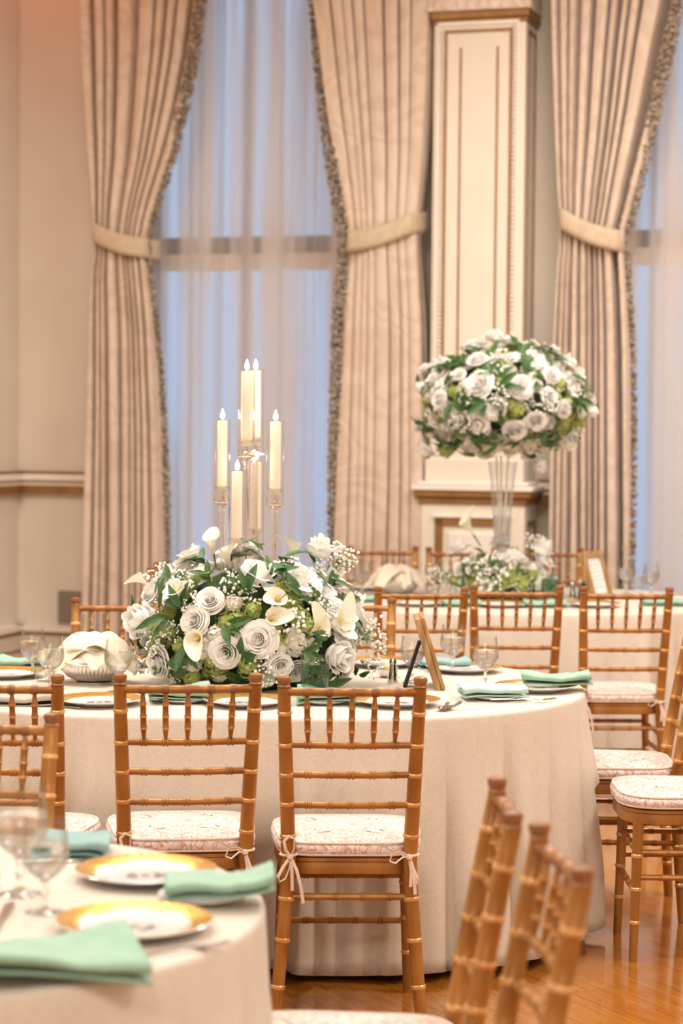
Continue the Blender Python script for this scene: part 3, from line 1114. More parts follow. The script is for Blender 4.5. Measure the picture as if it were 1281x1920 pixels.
def seat_push(c, R, h, n):
    """how far the hanging cloth is pressed in by chair seats pushed under the table, per point of the rim"""
    push = [0.0] * n
    for (x, y, a, _l, _g) in CHAIRS:
        if (Vector((x, y)) - Vector(c)).length > R + h + 0.6:
            continue
        ca_, sa_ = cos(-rad(a)), sin(-rad(a))
        for k in range(n):
            p, nn, _r = stadium(k / n, R, h)
            q = 0.0
            d = -0.05
            while d < 0.50:
                w = p - nn * d
                dx, dy = w.x + c[0] - x, w.y + c[1] - y
                lx, ly = dx * ca_ - dy * sa_, dx * sa_ + dy * ca_
                if abs(lx) < 0.235 and -0.20 < ly < 0.235:
                    q = d + 0.05
                d += 0.01
            push[k] = max(push[k], q)
    m = max(1, n // 160)
    push = [max(push[(k + j) % n] for j in range(-m, m + 1)) for k in range(n)]
    for _ in range(3):
        push = [max(push[k], 0.25 * push[k - 1] + 0.5 * push[k] + 0.25 * push[(k + 1) % n], 0.86 * push[k - 1], 0.86 * push[(k + 1) % n]) for k in range(n)]
    return push


def tablecloth(c, R, h, seed, label, n=480, hem=0.022, base_amp=0.0045):
    rr = random.Random(seed)
    P = [rr.uniform(0, 6.28) for _ in range(8)]
    K = [round(2 * pi * R + 4 * h) * k for k in (1.1, 1.9, 2.9)]
    K = [max(3, int(k * f)) for k, f in zip(K, (1.5, 2.1, 1.7))]

    def fold(t, rnd_):
        x = K[1] * t + 0.35 * sin(2 * pi * K[0] * 0.5 * t + P[0]) + 0.2 * sin(2 * pi * K[2] * t + P[1])
        v = 1.0 - 2.0 * abs(sin(pi * x + P[3])) ** 0.8
        g = 0.65 + 0.35 * sin(2 * pi * K[0] * t + P[2])
        return -v * g

    b = MB()
    rows = []
    for q in (0.12, 0.4, 0.7, 0.9, 0.965):
        rows.append(('top', q))
    for a in (0, 30, 60, 90):
        rows.append(('edge', a))
    nsk = 18
    for k in range(1, nsk + 1):
        rows.append(('skirt', k / nsk))
    rings = []
    push = seat_push(c, R, h, n)
    for kind, q in rows:
        ring = []
        for k in range(n):
            t = k / n
            p, nn, rd = stadium(t, R, h)
            # soften the change between straight and round
            m = 0.5 * (stadium(t + 0.02, R, h)[2] + stadium(t - 0.02, R, h)[2])
            if kind == 'top':
                v = Vector((p.x * q, p.y * q, 0.7375))
            elif kind == 'edge':
                e = 0.012
                v = p + nn * (e * sin(rad(q)) - e)
                v.z = 0.7375 - e + e * cos(rad(q))
            else:
                d = q * (0.7255 - hem)
                amp = (base_amp + 0.042 * m) * smooth(-0.05, 0.8, q)
                f = fold(t, m)
                off = 0.030 * q + amp * (f * 1.25 + 0.2)
                v = p + nn * off
                w = push[k] * smooth(0.30, 0.41, d)
                if w > 0:
                    v = p + nn * (min(off, 0.02) - w)
                v.z = 0.7255 - d + (0.010 * f * (0.4 + m) * q ** 3)
                if v.z < 0.006:
                    v.z = 0.006
            ring.append(v)
        rings.append(ring)
    n_ = n
    vs = [Vector((0, 0, 0.7375))]
    for r in rings:
        vs.extend(r)
    fs = [(0, 1 + k, 1 + (k + 1) % n_) for k in range(n_)]
    for j in range(len(rings) - 1):
        for i in range(n_):
            i2 = (i + 1) % n_
            a = 1 + j * n_
            fs.append((a + i, a + n_ + i, a + n_ + i2, a + i2))
    b.add([v + Vector((c[0], c[1], 0)) for v in vs], fs)
    o = b.build('tablecloth', M['cloth'], None, None)
    solidify(o, 0.0015, 0)
    return tag(o, label, 'tablecloth', 'ivory floor-length tablecloths')


T1, T2, T0 = (-0.286, 6.690), (0.761, 10.10), (-0.751, 3.581)
banquet_table(T1, 0.77, 0.286, 'middle banquet table under the ivory cloth, carrying the white bouquet and candles')
banquet_table(T2, 0.77, 0.286, 'back banquet table under the ivory cloth, carrying the tall flower vase')
banquet_table(T0, 0.628, 0.0, 'round table at lower left under the ivory cloth, nearest the camera')
tablecloth(T1, 0.77, 0.286, 21, 'ivory damask cloth reaching the floor round the middle table with the white bouquet')
tablecloth(T2, 0.77, 0.286, 5, 'ivory damask cloth hanging straight from the back table below the tall vase')
tablecloth(T0, 0.628, 0.0, 9, 'blurred ivory cloth on the near table at lower left', n=200)

# ================================================================== tableware
TZ = 0.7383
PLATE_R = 0.128


def plate_meshes():
    b = MB()
    R = PLATE_R
    prof = [(0, 0.006), (0.045 * R / .128, 0.006), (0.078 * R / .128, 0.0068), (0.088 * R / .128, 0.0105)]
    b.lathe(prof + [(0.092 * R / .128, 0.0125)], 48)
    b.lathe([(R * 0.985, 0.0213), (R, 0.0205), (R * 0.985, 0.0185), (R * 0.72, 0.0085), (R * 0.60, 0.003), (R * 0.56, 0.0), (R * 0.5, 0.0), (0, 0.002)], 48)
    dish = b.mesh('dish', M['china'])
    b = MB()
    b.lathe([(0.092 * R / .128, 0.0125), (0.096 * R / .128, 0.0145), (R * 0.80, 0.0163), (R * 0.955, 0.0207), (R * 0.985, 0.0213)], 48)
    band = b.mesh('gold_band', M['goldband'])
    # printed crest: leafy scrolls round a shield
    b = MB()
    z = 0.0072

    def scroll(pts, r=0.0015):
        b.tube([(x, y, z) for x, y in pts], r, 4, True, 0, 0.3)
    for s in (-1, 1):
        scroll([(s * (0.010 + 0.017 * cos(a)), 0.017 * sin(a) - 0.002) for a in [i * 0.35 - 1.4 for i in range(9)]])
        scroll([(s * (0.020 + 0.006 * cos(a) * (1 - a / 9)), 0.010 + 0.006 * sin(a) * (1 - a / 9)) for a in [i * 0.6 for i in range(11)]])
        scroll([(s * (0.019 + 0.005 * cos(a) * (1 - a / 9)), -0.010 + 0.005 * sin(a) * (1 - a / 9)) for a in [i * 0.6 for i in range(11)]])
        for k in range(5):
            a = -1.1 + k * 0.5
            x, y = s * (0.012 + 0.019 * cos(a)), 0.019 * sin(a)
            scroll([(x, y), (x + s * 0.005 * cos(a + .5), y + 0.005 * sin(a + .5))], 0.0022)
    scroll([(-0.006, 0.008), (0.006, 0.008), (0.006, -0.002), (0, -0.010), (-0.006, -0.002), (-0.006, 0.008)], 0.0018)
    crest = b.mesh('printed_crest', M['crest'])
    return dish, band, crest


PLATE = plate_meshes()


def plate(x, y, label, group, rz=0.0, z=TZ, crest=True):
    o = put('dinner_plate', PLATE[0])
    o.location = (x, y, z)
    o.rotation_euler = (0, 0, rz)
    put('gold_band', PLATE[1], o)
    if crest:
        put('printed_crest', PLATE[2], o)
    return tag(o, label, 'plate', group)


b = MB()
b.lathe([(0, 0.003), (0.045, 0.0035), (0.055, 0.007), (0.075, 0.0125), (0.077, 0.0128), (0.077, 0.0110), (0.055, 0.002), (0.04, 0.0), (0, 0.001)], 36)
SMALL = b.mesh('side_plate', M['china'])


def side_plate(x, y, label, group, z=TZ):
    o = put('side_plate', SMALL)
    o.location = (x, y, z)
    return tag(o, label, 'plate', group)


def napkin_mesh(L, Wd, layers, seed, droop=0.0, twist=0.0, gap=0.011, skew=0.0, lift=0.0):
    """a cloth folded to and fro: cross-section is one ribbon with rounded turns"""
    rr = random.Random(seed)
    P = [rr.uniform(0, 6.28) for _ in range(6)]
    prof = []
    for k in range(layers):
        z = k * gap
        s = 1 if k % 2 == 0 else -1
        wk = Wd * (1 - 0.03 * k)
        for i in range(7):
            prof.append((s * lerp(-wk / 2, wk / 2, i / 6), z + 0.0012 * sin(i * 1.3 + P[0] + k)))
        if k < layers - 1:
            for i in range(1, 4):
                a = -pi / 2 + pi * i / 4
                prof.append((s * (wk / 2 + gap * 0.55 * cos(a)), z + gap / 2 + gap / 2 * sin(a)))
    n = len(prof)

    def f(u, v):
        i = min(n - 1, int(round(u * (n - 1))))
        y, z = prof[i]
        x = (v - 0.5) * L
        lvl = z / max(gap * (layers - 1), 1e-6)
        x += skew * y + 0.006 * lvl * sin(P[3]) + 0.05 * (lvl - 0.5) * gap * 10 * sin(P[4])
        q = x / (L / 2)
        zz = z * (1.0 + 0.30 * (q * q)) + 0.0022 * sin(q * 3.5 + P[1]) * (0.4 + lvl) + 0.0016 * sin(q * 7 + y * 40 + P[2]) * lvl
        zz += lift * max(0.0, q - 0.1) ** 2 - droop * max(0.0, abs(q) - 0.45) ** 1.6
        zz += twist * q * y
        # a crosswise tuck a little off centre
        zz += 0.003 * exp(-((x - 0.15 * L) / 0.006) ** 2) * lvl
        return Vector((x, y + 0.004 * sin(q * 2.5 + P[5]), zz + 0.0015))
    b = MB()
    b.grid(f, n, 22)
    return b.mesh('napkin', M['sage'], 70)


def napkin(x, y, z, rz, matk, label, L=0.17, Wd=0.10, layers=4, seed=1, droop=0.0, twist=0.0, tilt=(0, 0), lift=0.0, gap=0.011, skew=0.0):
    me = napkin_mesh(L, Wd, layers, seed, droop, twist, gap, skew, lift)
    me.materials.clear()
    me.materials.append(M[matk])
    o = put('folded_napkin', me)
    o.location = (x, y, z)
    o.rotation_euler = (tilt[0], tilt[1], rz)
    solidify(o, 0.0040, 0)
    return tag(o, label, 'napkin', 'folded napkins at the settings')


# ---- glasses
def goblet_meshes(H=0.158, level=0.62):
    bowl0 = 0.052
    R = 0.0405
    outp, inn = [], []
    nb = 12
    for i in range(nb + 1):
        t = i / nb
        r = R * (sin(min(1, t / 0.46) * pi / 2) ** 0.62) * (1 - 0.15 * smooth(0.45, 1.0, t))
        outp.append((max(r, 0.006 if i else 0.005), bowl0 + t * (H - bowl0)))
    b = MB()
    b.lathe(outp, 32)
    bowl = b.mesh('bowl', M['glass'])
    b = MB()
    b.lathe([(0, 0.0), (0.033, 0.0), (0.034, 0.0012), (0.030, 0.0028), (0.012, 0.006), (0.0055, 0.012), (0.0048, 0.024), (0.0075, 0.030), (0.0075, 0.034), (0.0045, 0.040), (0.0050, 0.050), (0.010, 0.0535), (0, 0.055)], 24)
    stem = b.mesh('stem_and_foot', M['glass_stem'])
    w = [(0, bowl0 + 0.004)]
    for (r, z) in outp[1:]:
        if z > bowl0 + level * (H - bowl0):
            break
        w.append((max(r - 0.0012, 0.001), z + 0.0008))
    zt = bowl0 + level * (H - bowl0)
    rt = interp([(z, r) for r, z in outp], zt) - 0.0012
    w += [(rt, zt), (0, zt - 0.0006)]
    b = MB()
    b.lathe(w, 32)
    water = b.mesh('water', M['water'], 50)
    return bowl, stem, water


GOB = goblet_meshes()
GOBG = 'stemmed water goblets'


def goblet(x, y, label, water=True, s=1.0, z=TZ):
    r = empty('water_goblet', (x, y, z), 0, label=label, cat='glass', group=GOBG)
    r.scale = (s, s, s)
    put('bowl', GOB[0], r)
    put('stem', GOB[1], r)
    if water:
        put('water', GOB[2], r)
    return r


def tumbler_meshes():
    b = MB()
    b.lathe([(0.026, 0.002), (0.0275, 0.006), (0.033, 0.03), (0.0345, 0.055), (0.034, 0.092)], 28)
    g = b.mesh('wall', M['glass'])
    b = MB()
    b.lathe([(0, 0), (0.026, 0), (0.0275, 0.003), (0.0265, 0.008), (0, 0.009)], 28)
    f = b.mesh('base', M['glass_stem'])
    b = MB()
    b.lathe([(0, 0.0095), (0.0262, 0.0095), (0.0318, 0.03), (0.0333, 0.055), (0.0332, 0.074), (0, 0.074)], 28)
    w = b.mesh('water', M['greenwater'], 50)
    b = MB()
    b.lathe([(0, 0.074), (0.012, 0.074), (0.013, 0.0765), (0.004, 0.079), (0.0015, 0.081), (0.0015, 0.088), (0, 0.089)], 14)
    c = b.mesh('floating_wick', M['glass_stem'])
    return g, f, w, c


TUM = tumbler_meshes()


def tumbler(x, y, label):
    r = empty('green_tumbler', (x, y, TZ), 0, label=label, cat='glass', group='tumblers of green water')
    r.scale = (1.22, 1.22, 1.5)
    for nm, me in zip(('wall', 'base', 'water', 'floating_wick'), TUM):
        put(nm, me, r)
    return r


def cup(x, y, label, rz):
    r = empty('glass_cup', (x, y, TZ), rz, label=label, cat='cup')
    MB().lathe([(0.018, 0.004), (0.026, 0.010), (0.034, 0.03), (0.037, 0.062)], 28).build('wall', M['glass'], r)
    MB().lathe([(0, 0), (0.022, 0), (0.024, 0.003), (0.017, 0.005), (0, 0.0055)], 24).build('foot', M['glass_stem'], r)
    MB().tube([(0.036, 0, 0.052), (0.052, 0, 0.054), (0.060, 0, 0.042), (0.055, 0, 0.026), (0.033, 0, 0.020)], 0.0032, 8).build('handle', M['glass_stem'], r)
    return r


# ---- cutlery
def fork_mesh():
    b = MB()
    b.tube([(0, -0.10, 0.003), (0, -0.04, 0.004), (0, 0.02, 0.006), (0, 0.045, 0.004)], [0.0065, 0.0045, 0.003, 0.0075], 8, True, 0, 0.35)
    b.tube([(0, 0.043, 0.004), (0, 0.056, 0.003)], [0.0075, 0.0115], 8, True, 0, 0.25)
    for k in range(4):
        x = (k - 1.5) * 0.0062
        b.tube([(x, 0.054, 0.003), (x, 0.075, 0.004), (x * 0.95, 0.098, 0.008)], [0.0019, 0.0017, 0.0009], 6)
    return b.mesh('fork', M['silver'])


def spoon_mesh():
    b = MB()
    b.tube([(0, -0.10, 0.003), (0, -0.03, 0.004), (0, 0.03, 0.008), (0, 0.045, 0.007)], [0.0065, 0.0045, 0.003, 0.004], 8, True, 0, 0.35)

    def f(u, v):
        a = u * 2 * pi
        r = v
        return Vector((0.019 * r * cos(a), 0.070 + 0.028 * r * sin(a), 0.0015 + 0.009 * r * r))
    b.grid(f, 18, 6, 0, True)
    return b.mesh('spoon', M['silver'])


def knife_mesh():
    b = MB()
    b.tube([(0, -0.11, 0.004), (0, -0.02, 0.004)], [0.0065, 0.0055], 8, True, 0, 0.5)
    b.tube([(0, -0.02, 0.004), (0.001, 0.05, 0.004), (0.001, 0.09, 0.004), (0.004, 0.11, 0.004)], [0.0055, 0.009, 0.009, 0.002], 8, True, 0, 0.18)
    return b.mesh('knife', M['silver'])


CUT = {'fork': fork_mesh(), 'spoon': spoon_mesh(), 'knife': knife_mesh()}


def cutlery(kind, x, y, rz, label, z=TZ + 0.0005):
    o = put(kind, CUT[kind])
    o.location = (x, y, z)
    o.rotation_euler = (0, 0, rz)
    return tag(o, label, 'cutlery', 'silver cutlery')


# ---- bread basket with a cream napkin
def crumple(R, Hh, seed, mk):
    """bread cloth: a low mound with the corners of the cloth folded over it one on another"""
    rr = random.Random(seed)
    b = MB()

    def mound(u, v):
        a = u * 2 * pi
        r = R * v * (1.0 + 0.05 * sin(5 * a))
        return Vector((r * cos(a), r * sin(a), Hh * (0.42 * cos(v * pi / 2) + 0.10 + 0.05 * sin(6 * a + 5 * v) * v)))
    b.grid(mound, 48, 10, 0, True)
    n = 6
    for k in range(n):
        ph = k * 2 * pi / n + rr.uniform(-0.3, 0.3) - 0.5
        hh = Hh * rr.uniform(0.75, 1.12)
        wd = R * rr.uniform(0.55, 0.78)
        ln = R * rr.uniform(1.15, 1.40)
        c1, c2, tw = rr.uniform(0, 6), rr.uniform(0, 6), rr.uniform(-0.35, 0.35)
        d, e = Vector((cos(ph), sin(ph), 0)), Vector((-sin(ph), cos(ph), 0))

        def flap(u, v):
            q = (u - 0.5) * 2
            w = wd * (1.0 - 0.62 * v ** 2.2) * (0.75 + 0.25 * sin(pi * min(1, v * 1.3)))
            x = -0.25 * R + (ln + 0.25 * R) * v
            z = hh * (0.60 + 0.45 * sin(pi * min(1.0, v * 1.12)) - 0.62 * v ** 2) - 0.30 * Hh * q * q * (1 - 0.4 * v)
            z += 0.07 * Hh * sin(5 * q + c1 + 3 * v) + 0.05 * Hh * sin(9 * v + c2) + tw * Hh * q * 0.6
            return d * x + e * (w * q) + Vector((0, 0, z + 0.05 * Hh * k / n))
        b.grid(flap, 16, 16)
    return b.mesh('bread_napkin', M[mk], 80)


def bread_basket(x, y, label, label2, seed, s=1.0):
    r = empty('bread_bowl', (x, y, TZ), 0, label=label, cat='bowl')
    r.scale = (s, s, s)
    rip = lambda t, q, z: 0.07 * abs(sin(t * 24)) if 0.008 < z < 0.066 else 0.0
    b = MB()
    b.lathe([(0, 0.004), (0.052, 0.004), (0.060, 0.008), (0.082, 0.022), (0.098, 0.042), (0.107, 0.066)], 144, None, 0, rip)
    b.lathe([(0.107, 0.066), (0.113, 0.069), (0.113, 0.072), (0.106, 0.072), (0.095, 0.045), (0.058, 0.010), (0, 0.008)], 72)
    b.build('bowl', M['silver'], r)
    MB().lathe([(0.05, 0.0), (0.060, 0.0), (0.060, 0.005), (0.05, 0.006)], 48).build('foot_ring', M['silver'], r)
    n = put('bread_napkin', crumple(0.118 * s, 0.085 * s, seed, 'creamnap'))
    n.location = (x, y, TZ + 0.058 * s)
    n.rotation_euler = (0, 0, seed * 0.7)
    solidify(n, 0.003, 0)
    tag(n, label2, 'napkin')
    return r


# ---- photo frame
def photo_frame(x, y, yaw, lean, label, w, h, z=TZ):
    """front faces local -Y; yaw turns it, lean tips the top back"""
    r = empty('easel_frame', (x, y, z), yaw, label=label, cat='frame')
    A = Matrix.Rotation(-lean, 4, 'X')
    t = 0.042
    bw = 0.030

    def bar(x0, z0, x1, z1):
        b = MB().box(x0, 0, z0, x1, t * 0.45, z1, 0, A)
        b.box(x0, -t * 0.3, z0, x1, 0, z1, 0, A)
        return b
    for (x0, z0, x1, z1, nm) in ((-w / 2, 0, -w / 2 + bw, h, 'side_rail'), (w / 2 - bw, 0, w / 2, h, 'side_rail'), (-w / 2 + bw, 0, w / 2 - bw, bw, 'bottom_rail'), (-w / 2 + bw, h - bw, w / 2 - bw, h, 'top_rail')):
        bevel(bar(x0, z0, x1, z1).build(nm, M['framewood'], r), 0.004)
    MB().box(-w / 2 + bw, -0.001, bw, w / 2 - bw, 0.004, h - bw, 0, A).build('card', M['paper'], r)
    MB().box(-w / 2 + 0.006, 0.0135, 0.006, w / 2 - 0.006, 0.017, h - 0.006, 0, A).build('backing', M['black'], r)
    # easel leg
    p0 = A @ Vector((0, 0.017, h * 0.66))
    e = MB()
    q = Vector((0, p0.y + 0.045, 0))
    for sx in (-1, 1):
        pass
    vs = []
    for (p, hw) in ((p0, 0.024), (q, 0.036)):
        for (sx, dy) in ((-1, 0), (1, 0), (1, 0.010), (-1, 0.010)):
            vs.append(Vector((sx * hw, p.y + dy, p.z)))
    e.add(vs, [(3, 2, 1, 0), (4, 5, 6, 7), (0, 1, 5, 4), (1, 2, 6, 5), (2, 3, 7, 6), (3, 0, 4, 7)])
    e.build('easel_leg', M['black'], r)
    return r, A


def shaker(x, y, label, dark=False):
    r = empty('shaker', (x, y, TZ), 0, label=label, cat='shaker', group='salt and pepper shakers')
    MB().lathe([(0, 0), (0.017, 0), (0.0175, 0.004), (0.014, 0.03), (0.0115, 0.055), (0.0115, 0.060), (0, 0.060)], 12).build('body', M['silver' if not dark else 'tablewood'], r)
    MB().lathe([(0.0118, 0.060), (0.0128, 0.063), (0.0125, 0.070), (0.009, 0.077), (0, 0.080)], 16).build('cap', M['silver'], r)
    return r


G1, G2, G0 = 'gold-rimmed plates on the middle table', 'gold-rimmed plates on the back table', 'gold-rimmed plates on the near table'
# middle table
plate(-0.697, 6.159, 'gold-rimmed plate in front of the bread basket, between the two left chair backs', G1, 0.2)
plate(-0.270, 6.174, 'gold-rimmed plate seen between the two central chair backs', G1, -0.1)
plate(0.168, 6.205, 'gold-rimmed plate behind the top rail of the centre chair, beside two spoons', G1, 0.4)
plate(0.609, 6.586, 'gold-rimmed plate at the table right end with a sage napkin across it', G1, 0.9)
plate(0.412, 7.074, 'gold-rimmed plate on the far right of the middle table behind the nearest goblet', G1, 0.5)
plate(0.141, 7.224, 'gold-rimmed plate on the far side of the middle table, beyond the butter dish', G1, 1.0)
plate(-1.075, 6.812, 'gold-rimmed plate cut by the left edge with a sage napkin beyond it', G1, 0.1)
plate(-0.720, 7.182, 'gold-rimmed plate beyond the bread basket, mostly hidden', G1, 0.1)
side_plate(0.465, 6.370, 'small white side plate under the pale aqua napkin', 'small white side plates')
side_plate(-0.463, 6.236, 'small white side plate under the napkin behind the left chair back', 'small white side plates')
side_plate(-0.046, 6.236, 'small white side plate under the sage napkin behind the centre chair back', 'small white side plates')
napkin(0.460, 6.370, TZ + 0.0145, rad(6), 'aqua', 'pale aqua napkin on a side plate at the right front of the middle table', 0.195, 0.125, 3, 3, 0.012, gap=0.0115)
napkin(0.674, 6.606, TZ + 0.0225, rad(-4), 'sage', 'sage napkin lying across the plate at the right end of the middle table', 0.215, 0.095, 3, 5, 0.004, lift=0.004)
napkin(-0.465, 6.225, TZ + 0.0145, rad(8), 'sage', 'sage napkin seen through the spindles of the left chair back', 0.18, 0.12, 3, 8, 0.010, twist=0.15, lift=0.01, gap=0.0115)
napkin(-0.041, 6.225, TZ + 0.0145, rad(3), 'sage', 'sage napkin seen through the spindles of the centre chair back', 0.175, 0.12, 3, 12, 0.012, twist=-0.1, gap=0.0115)
napkin(-0.911, 6.159, TZ + 0.001, rad(-4), 'taupe', 'taupe grey napkin folded in soft waves beside a fork at far left', 0.20, 0.12, 3, 17, 0.01, lift=0.01, gap=0.0115)
napkin(-1.050, 7.028, TZ + 0.008, rad(-6), 'sage', 'sage napkin at the left edge of the middle table behind the leftmost goblet', 0.17, 0.11, 3, 23, 0.0, lift=0.008, gap=0.0115)
napkin(0.345, 7.188, TZ + 0.001, rad(10), 'teal', 'dark teal napkin rolled behind the tilted wooden frame', 0.17, 0.085, 3, 29, 0.0, gap=0.0115)
cutlery('fork', -0.823, 6.102, rad(60), 'fork beside the taupe napkin at far left', TZ + 0.0005)
cutlery('spoon', 0.305, 6.159, rad(172), 'nearer spoon lying right of the centre chair finial', TZ + 0.0005)
cutlery('spoon', 0.331, 6.179, rad(165), 'farther spoon lying right of the centre chair finial', TZ + 0.0005)
cutlery('fork', 0.545, 6.292, rad(-84), 'fork poking out from under the pale aqua napkin', TZ + 0.006)
cutlery('knife', 0.422, 7.193, rad(-70), 'knife beside the dark teal napkin', TZ + 0.0005)
goblet(-0.983, 6.791, 'goblet of water standing in front of the left edge sage napkin')
goblet(-0.887, 6.514, 'goblet of water just left of the bread basket, in front of a glass cup', s=1.03)
goblet(-0.674, 6.447, 'goblet of water in front of the right side of the bread basket', s=1.03)
goblet(-0.839, 7.224, 'goblet whose rim shows above the cream bread napkin', s=1.05, water=False)
goblet(0.229, 6.750, 'goblet of water between the shaker and the tilted wooden frame', s=0.95)
goblet(0.372, 7.028, 'goblet of water just behind and right of the tilted wooden frame', s=1.02)
goblet(0.454, 6.637, 'goblet of water nearest the pale aqua napkin', s=1.02)
cup(-0.931, 6.688, 'clear glass cup with a handle left of the bread basket', rad(60))
bread_basket(-0.774, 6.688, 'ribbed silver bread bowl on the left of the middle table', 'cream napkin heaped in the silver bowl on the middle table', 2)
tumbler(-0.074, 6.265, 'tumbler of green water at the foot of the white bouquet')
shaker(0.168, 6.750, 'silver shaker standing beside the butter dish on the middle table')
bd = empty('butter_dish', (0.154, 6.894, TZ), 0, label='small steel dish of butter behind the shaker on the middle table', cat='bowl')
MB().lathe([(0, 0.002), (0.018, 0.002), (0.030, 0.014), (0.036, 0.032), (0.037, 0.033), (0.0375, 0.031), (0.031, 0.012), (0.019, 0), (0, 0)], 28).build('dish', M['silver'], bd)
for k in range(7):
    a = k * 0.9
    bevel(MB().box(-0.009, -0.009, 0, 0.009, 0.009, 0.012, 0, Matrix.Translation((0.017 * cos(a) * (k > 0), 0.017 * sin(a) * (k > 0), 0.016 + 0.008 * (k % 3))) @ Euler((0.5 * k, 0.3 * k, a)).to_matrix().to_4x4()).build('butter_pat', M['butter'], bd), 0.003)
photo_frame(0.315, 6.658, rad(90), rad(17), 'grained wooden easel frame seen almost edge on, leaning left on the middle table', 0.20, 0.235)

# back table
plate(0.355, 9.673, 'gold-rimmed plate at the left front of the back table', G2, 0)
plate(0.725, 9.652, 'gold-rimmed plate at the front of the back table below the flower ring', G2, 0.3)
plate(1.152, 9.693, 'gold-rimmed plate at the front of the back table below the photo frame', G2, 0.6)
plate(0.141, 10.578, 'gold-rimmed plate at the far left of the back table beside the cream napkin', G2, 0)
plate(1.626, 10.105, 'gold-rimmed plate at the right edge of the back table', G2, 0)
napkin(0.551, 9.631, TZ + 0.001, rad(3), 'sage', 'folded sage napkin left of the back table middle plate', 0.17, 0.11, 3, 31, 0, gap=0.0115)
napkin(0.931, 9.631, TZ + 0.001, rad(-2), 'sage', 'folded sage napkin right of the back table middle plate', 0.19, 0.11, 3, 37, 0, gap=0.0115)
napkin(1.502, 9.796, TZ + 0.001, rad(-3), 'sage', 'sage napkin at the right edge of the back table', 0.22, 0.12, 3, 41, 0, gap=0.0115)
napkin(0.103, 9.827, TZ + 0.001, rad(0), 'sage', 'sage napkin at the left end of the back table front', 0.14, 0.10, 3, 43, 0, gap=0.0115)
bread_basket(0.270, 10.269, 'silver bread bowl on the back table', 'cream napkin spilling from the bowl on the back table', 5, 0.98)
goblet(0.060, 10.341, 'left blurred goblet beside the bread bowl on the back table', s=1.1)
goblet(0.101, 10.187, 'right blurred goblet beside the bread bowl on the back table', s=1.05)
goblet(0.453, 10.475, 'blurred goblet between the bread bowl and the flower ring on the back table')
cup(0.442, 10.218, 'blurred glass cup between the bread bowl and the flower ring', rad(120))
goblet(1.399, 10.413, 'leftmost of the three goblets right of the back table frame', s=1.1)
goblet(1.425, 10.146, 'middle of the three goblets right of the back table frame', s=0.95)
goblet(1.507, 10.341, 'rightmost of the three goblets right of the back table frame', s=1.0)
tumbler(0.972, 9.878, 'tumbler of green water beside the low flower ring on the back table')
shaker(1.106, 10.146, 'left shaker of the pair by the back table frame')
shaker(1.158, 10.269, 'right shaker of the pair by the back table frame')
fr2, A2 = photo_frame(1.240, 10.084, rad(56), rad(16), 'wooden easel frame with a white card on the back table, black prop behind', 0.20, 0.235)
b = MB()
for k in range(7):
    wv = (0.05, 0.035, 0.06, 0.045, 0.055, 0.03, 0.05)[k]
    b.box(-wv, -0.0016, 0.06 + k * 0.018, wv, -0.001, 0.064 + k * 0.018, 0, A2)
b.build('lines_of_writing', M['ink'], fr2)

# near table
plate(-0.345, 3.797, 'gold-rimmed crested plate, farther of the two blurred ones on the near table', G0, rad(10))
plate(-0.327, 3.406, 'gold-rimmed crested plate, nearer of the two blurred ones on the near table', G0, rad(-15))
side_plate(-0.232, 3.632, 'small white side plate at the edge of the near table under the bright sage napkin', 'small white side plates')
napkin(-0.198, 3.602, TZ + 0.022, rad(4), 'sage', 'bright sage napkin overlapping the two blurred plates on the near table', 0.185, 0.11, 3, 51, 0.004, tilt=(0, rad(-3)), lift=0.012)
side_plate(-0.412, 3.190, 'small white side plate under the napkin at the bottom left corner', 'small white side plates')
napkin(-0.418, 3.13, TZ + 0.0145, rad(20), 'sage', 'big sage napkin at the bottom left corner of the near table', 0.25, 0.165, 3, 57, 0.0, lift=-0.006, twist=0.2, gap=0.0115)
napkin(-0.514, 4.013, TZ + 0.010, rad(4), 'teal', 'blurred green napkin on the far side of the near table behind the goblets', 0.15, 0.11, 3, 61, 0.03, gap=0.011)
cutlery('knife', -0.489, 3.941, rad(-72), 'knife in front of the blurred green napkin on the near table', TZ + 0.0005)
cutlery('spoon', -0.525, 3.10, rad(8), 'spoon at the bottom left corner of the near table', TZ + 0.0005)
cutlery('fork', -0.252, 3.262, rad(-60), 'fork right of the big sage napkin on the near table', TZ + 0.0005)
goblet(-0.489, 3.529, 'blurred goblet beside the nearer crested plate', s=1.0)
goblet(-0.551, 3.663, 'blurred taller goblet behind the one beside the crested plate', s=1.22)
goblet(-0.571, 3.313, 'blurred goblet cut by the left edge on the near table', s=1.0)
cutlery('knife', -0.551, 3.478, rad(2), 'knife upright beyond the goblet at the left edge', TZ + 0.0005)


# ================================================================== flowers
def petal_fn(phi, w, R, Hh, curl, inner=0.0, cup=0.25):
    """a cupped petal: swells out low down, stands up, then rolls over at the rim"""
    def f(u, v):
        s = (u - 0.5) * 2
        wd = w * (0.35 + 0.65 * sin(pi * (0.10 + 0.62 * v)))
        a = phi + s * wd
        r = inner + R * (sin(min(1.0, v / 0.62) * pi / 2) ** 0.8) * (1 - cup * 0.5 * s * s * (1 - 0.5 * v))
        z = Hh * (v ** 1.5) * (1 - 0.13 * s * s)
        if v > 0.72:
            q = (v - 0.72) / 0.28
            r += curl * q * q
            z -= curl * 0.55 * q * q
        return Vector((r * cos(a), r * sin(a), z))
    return f


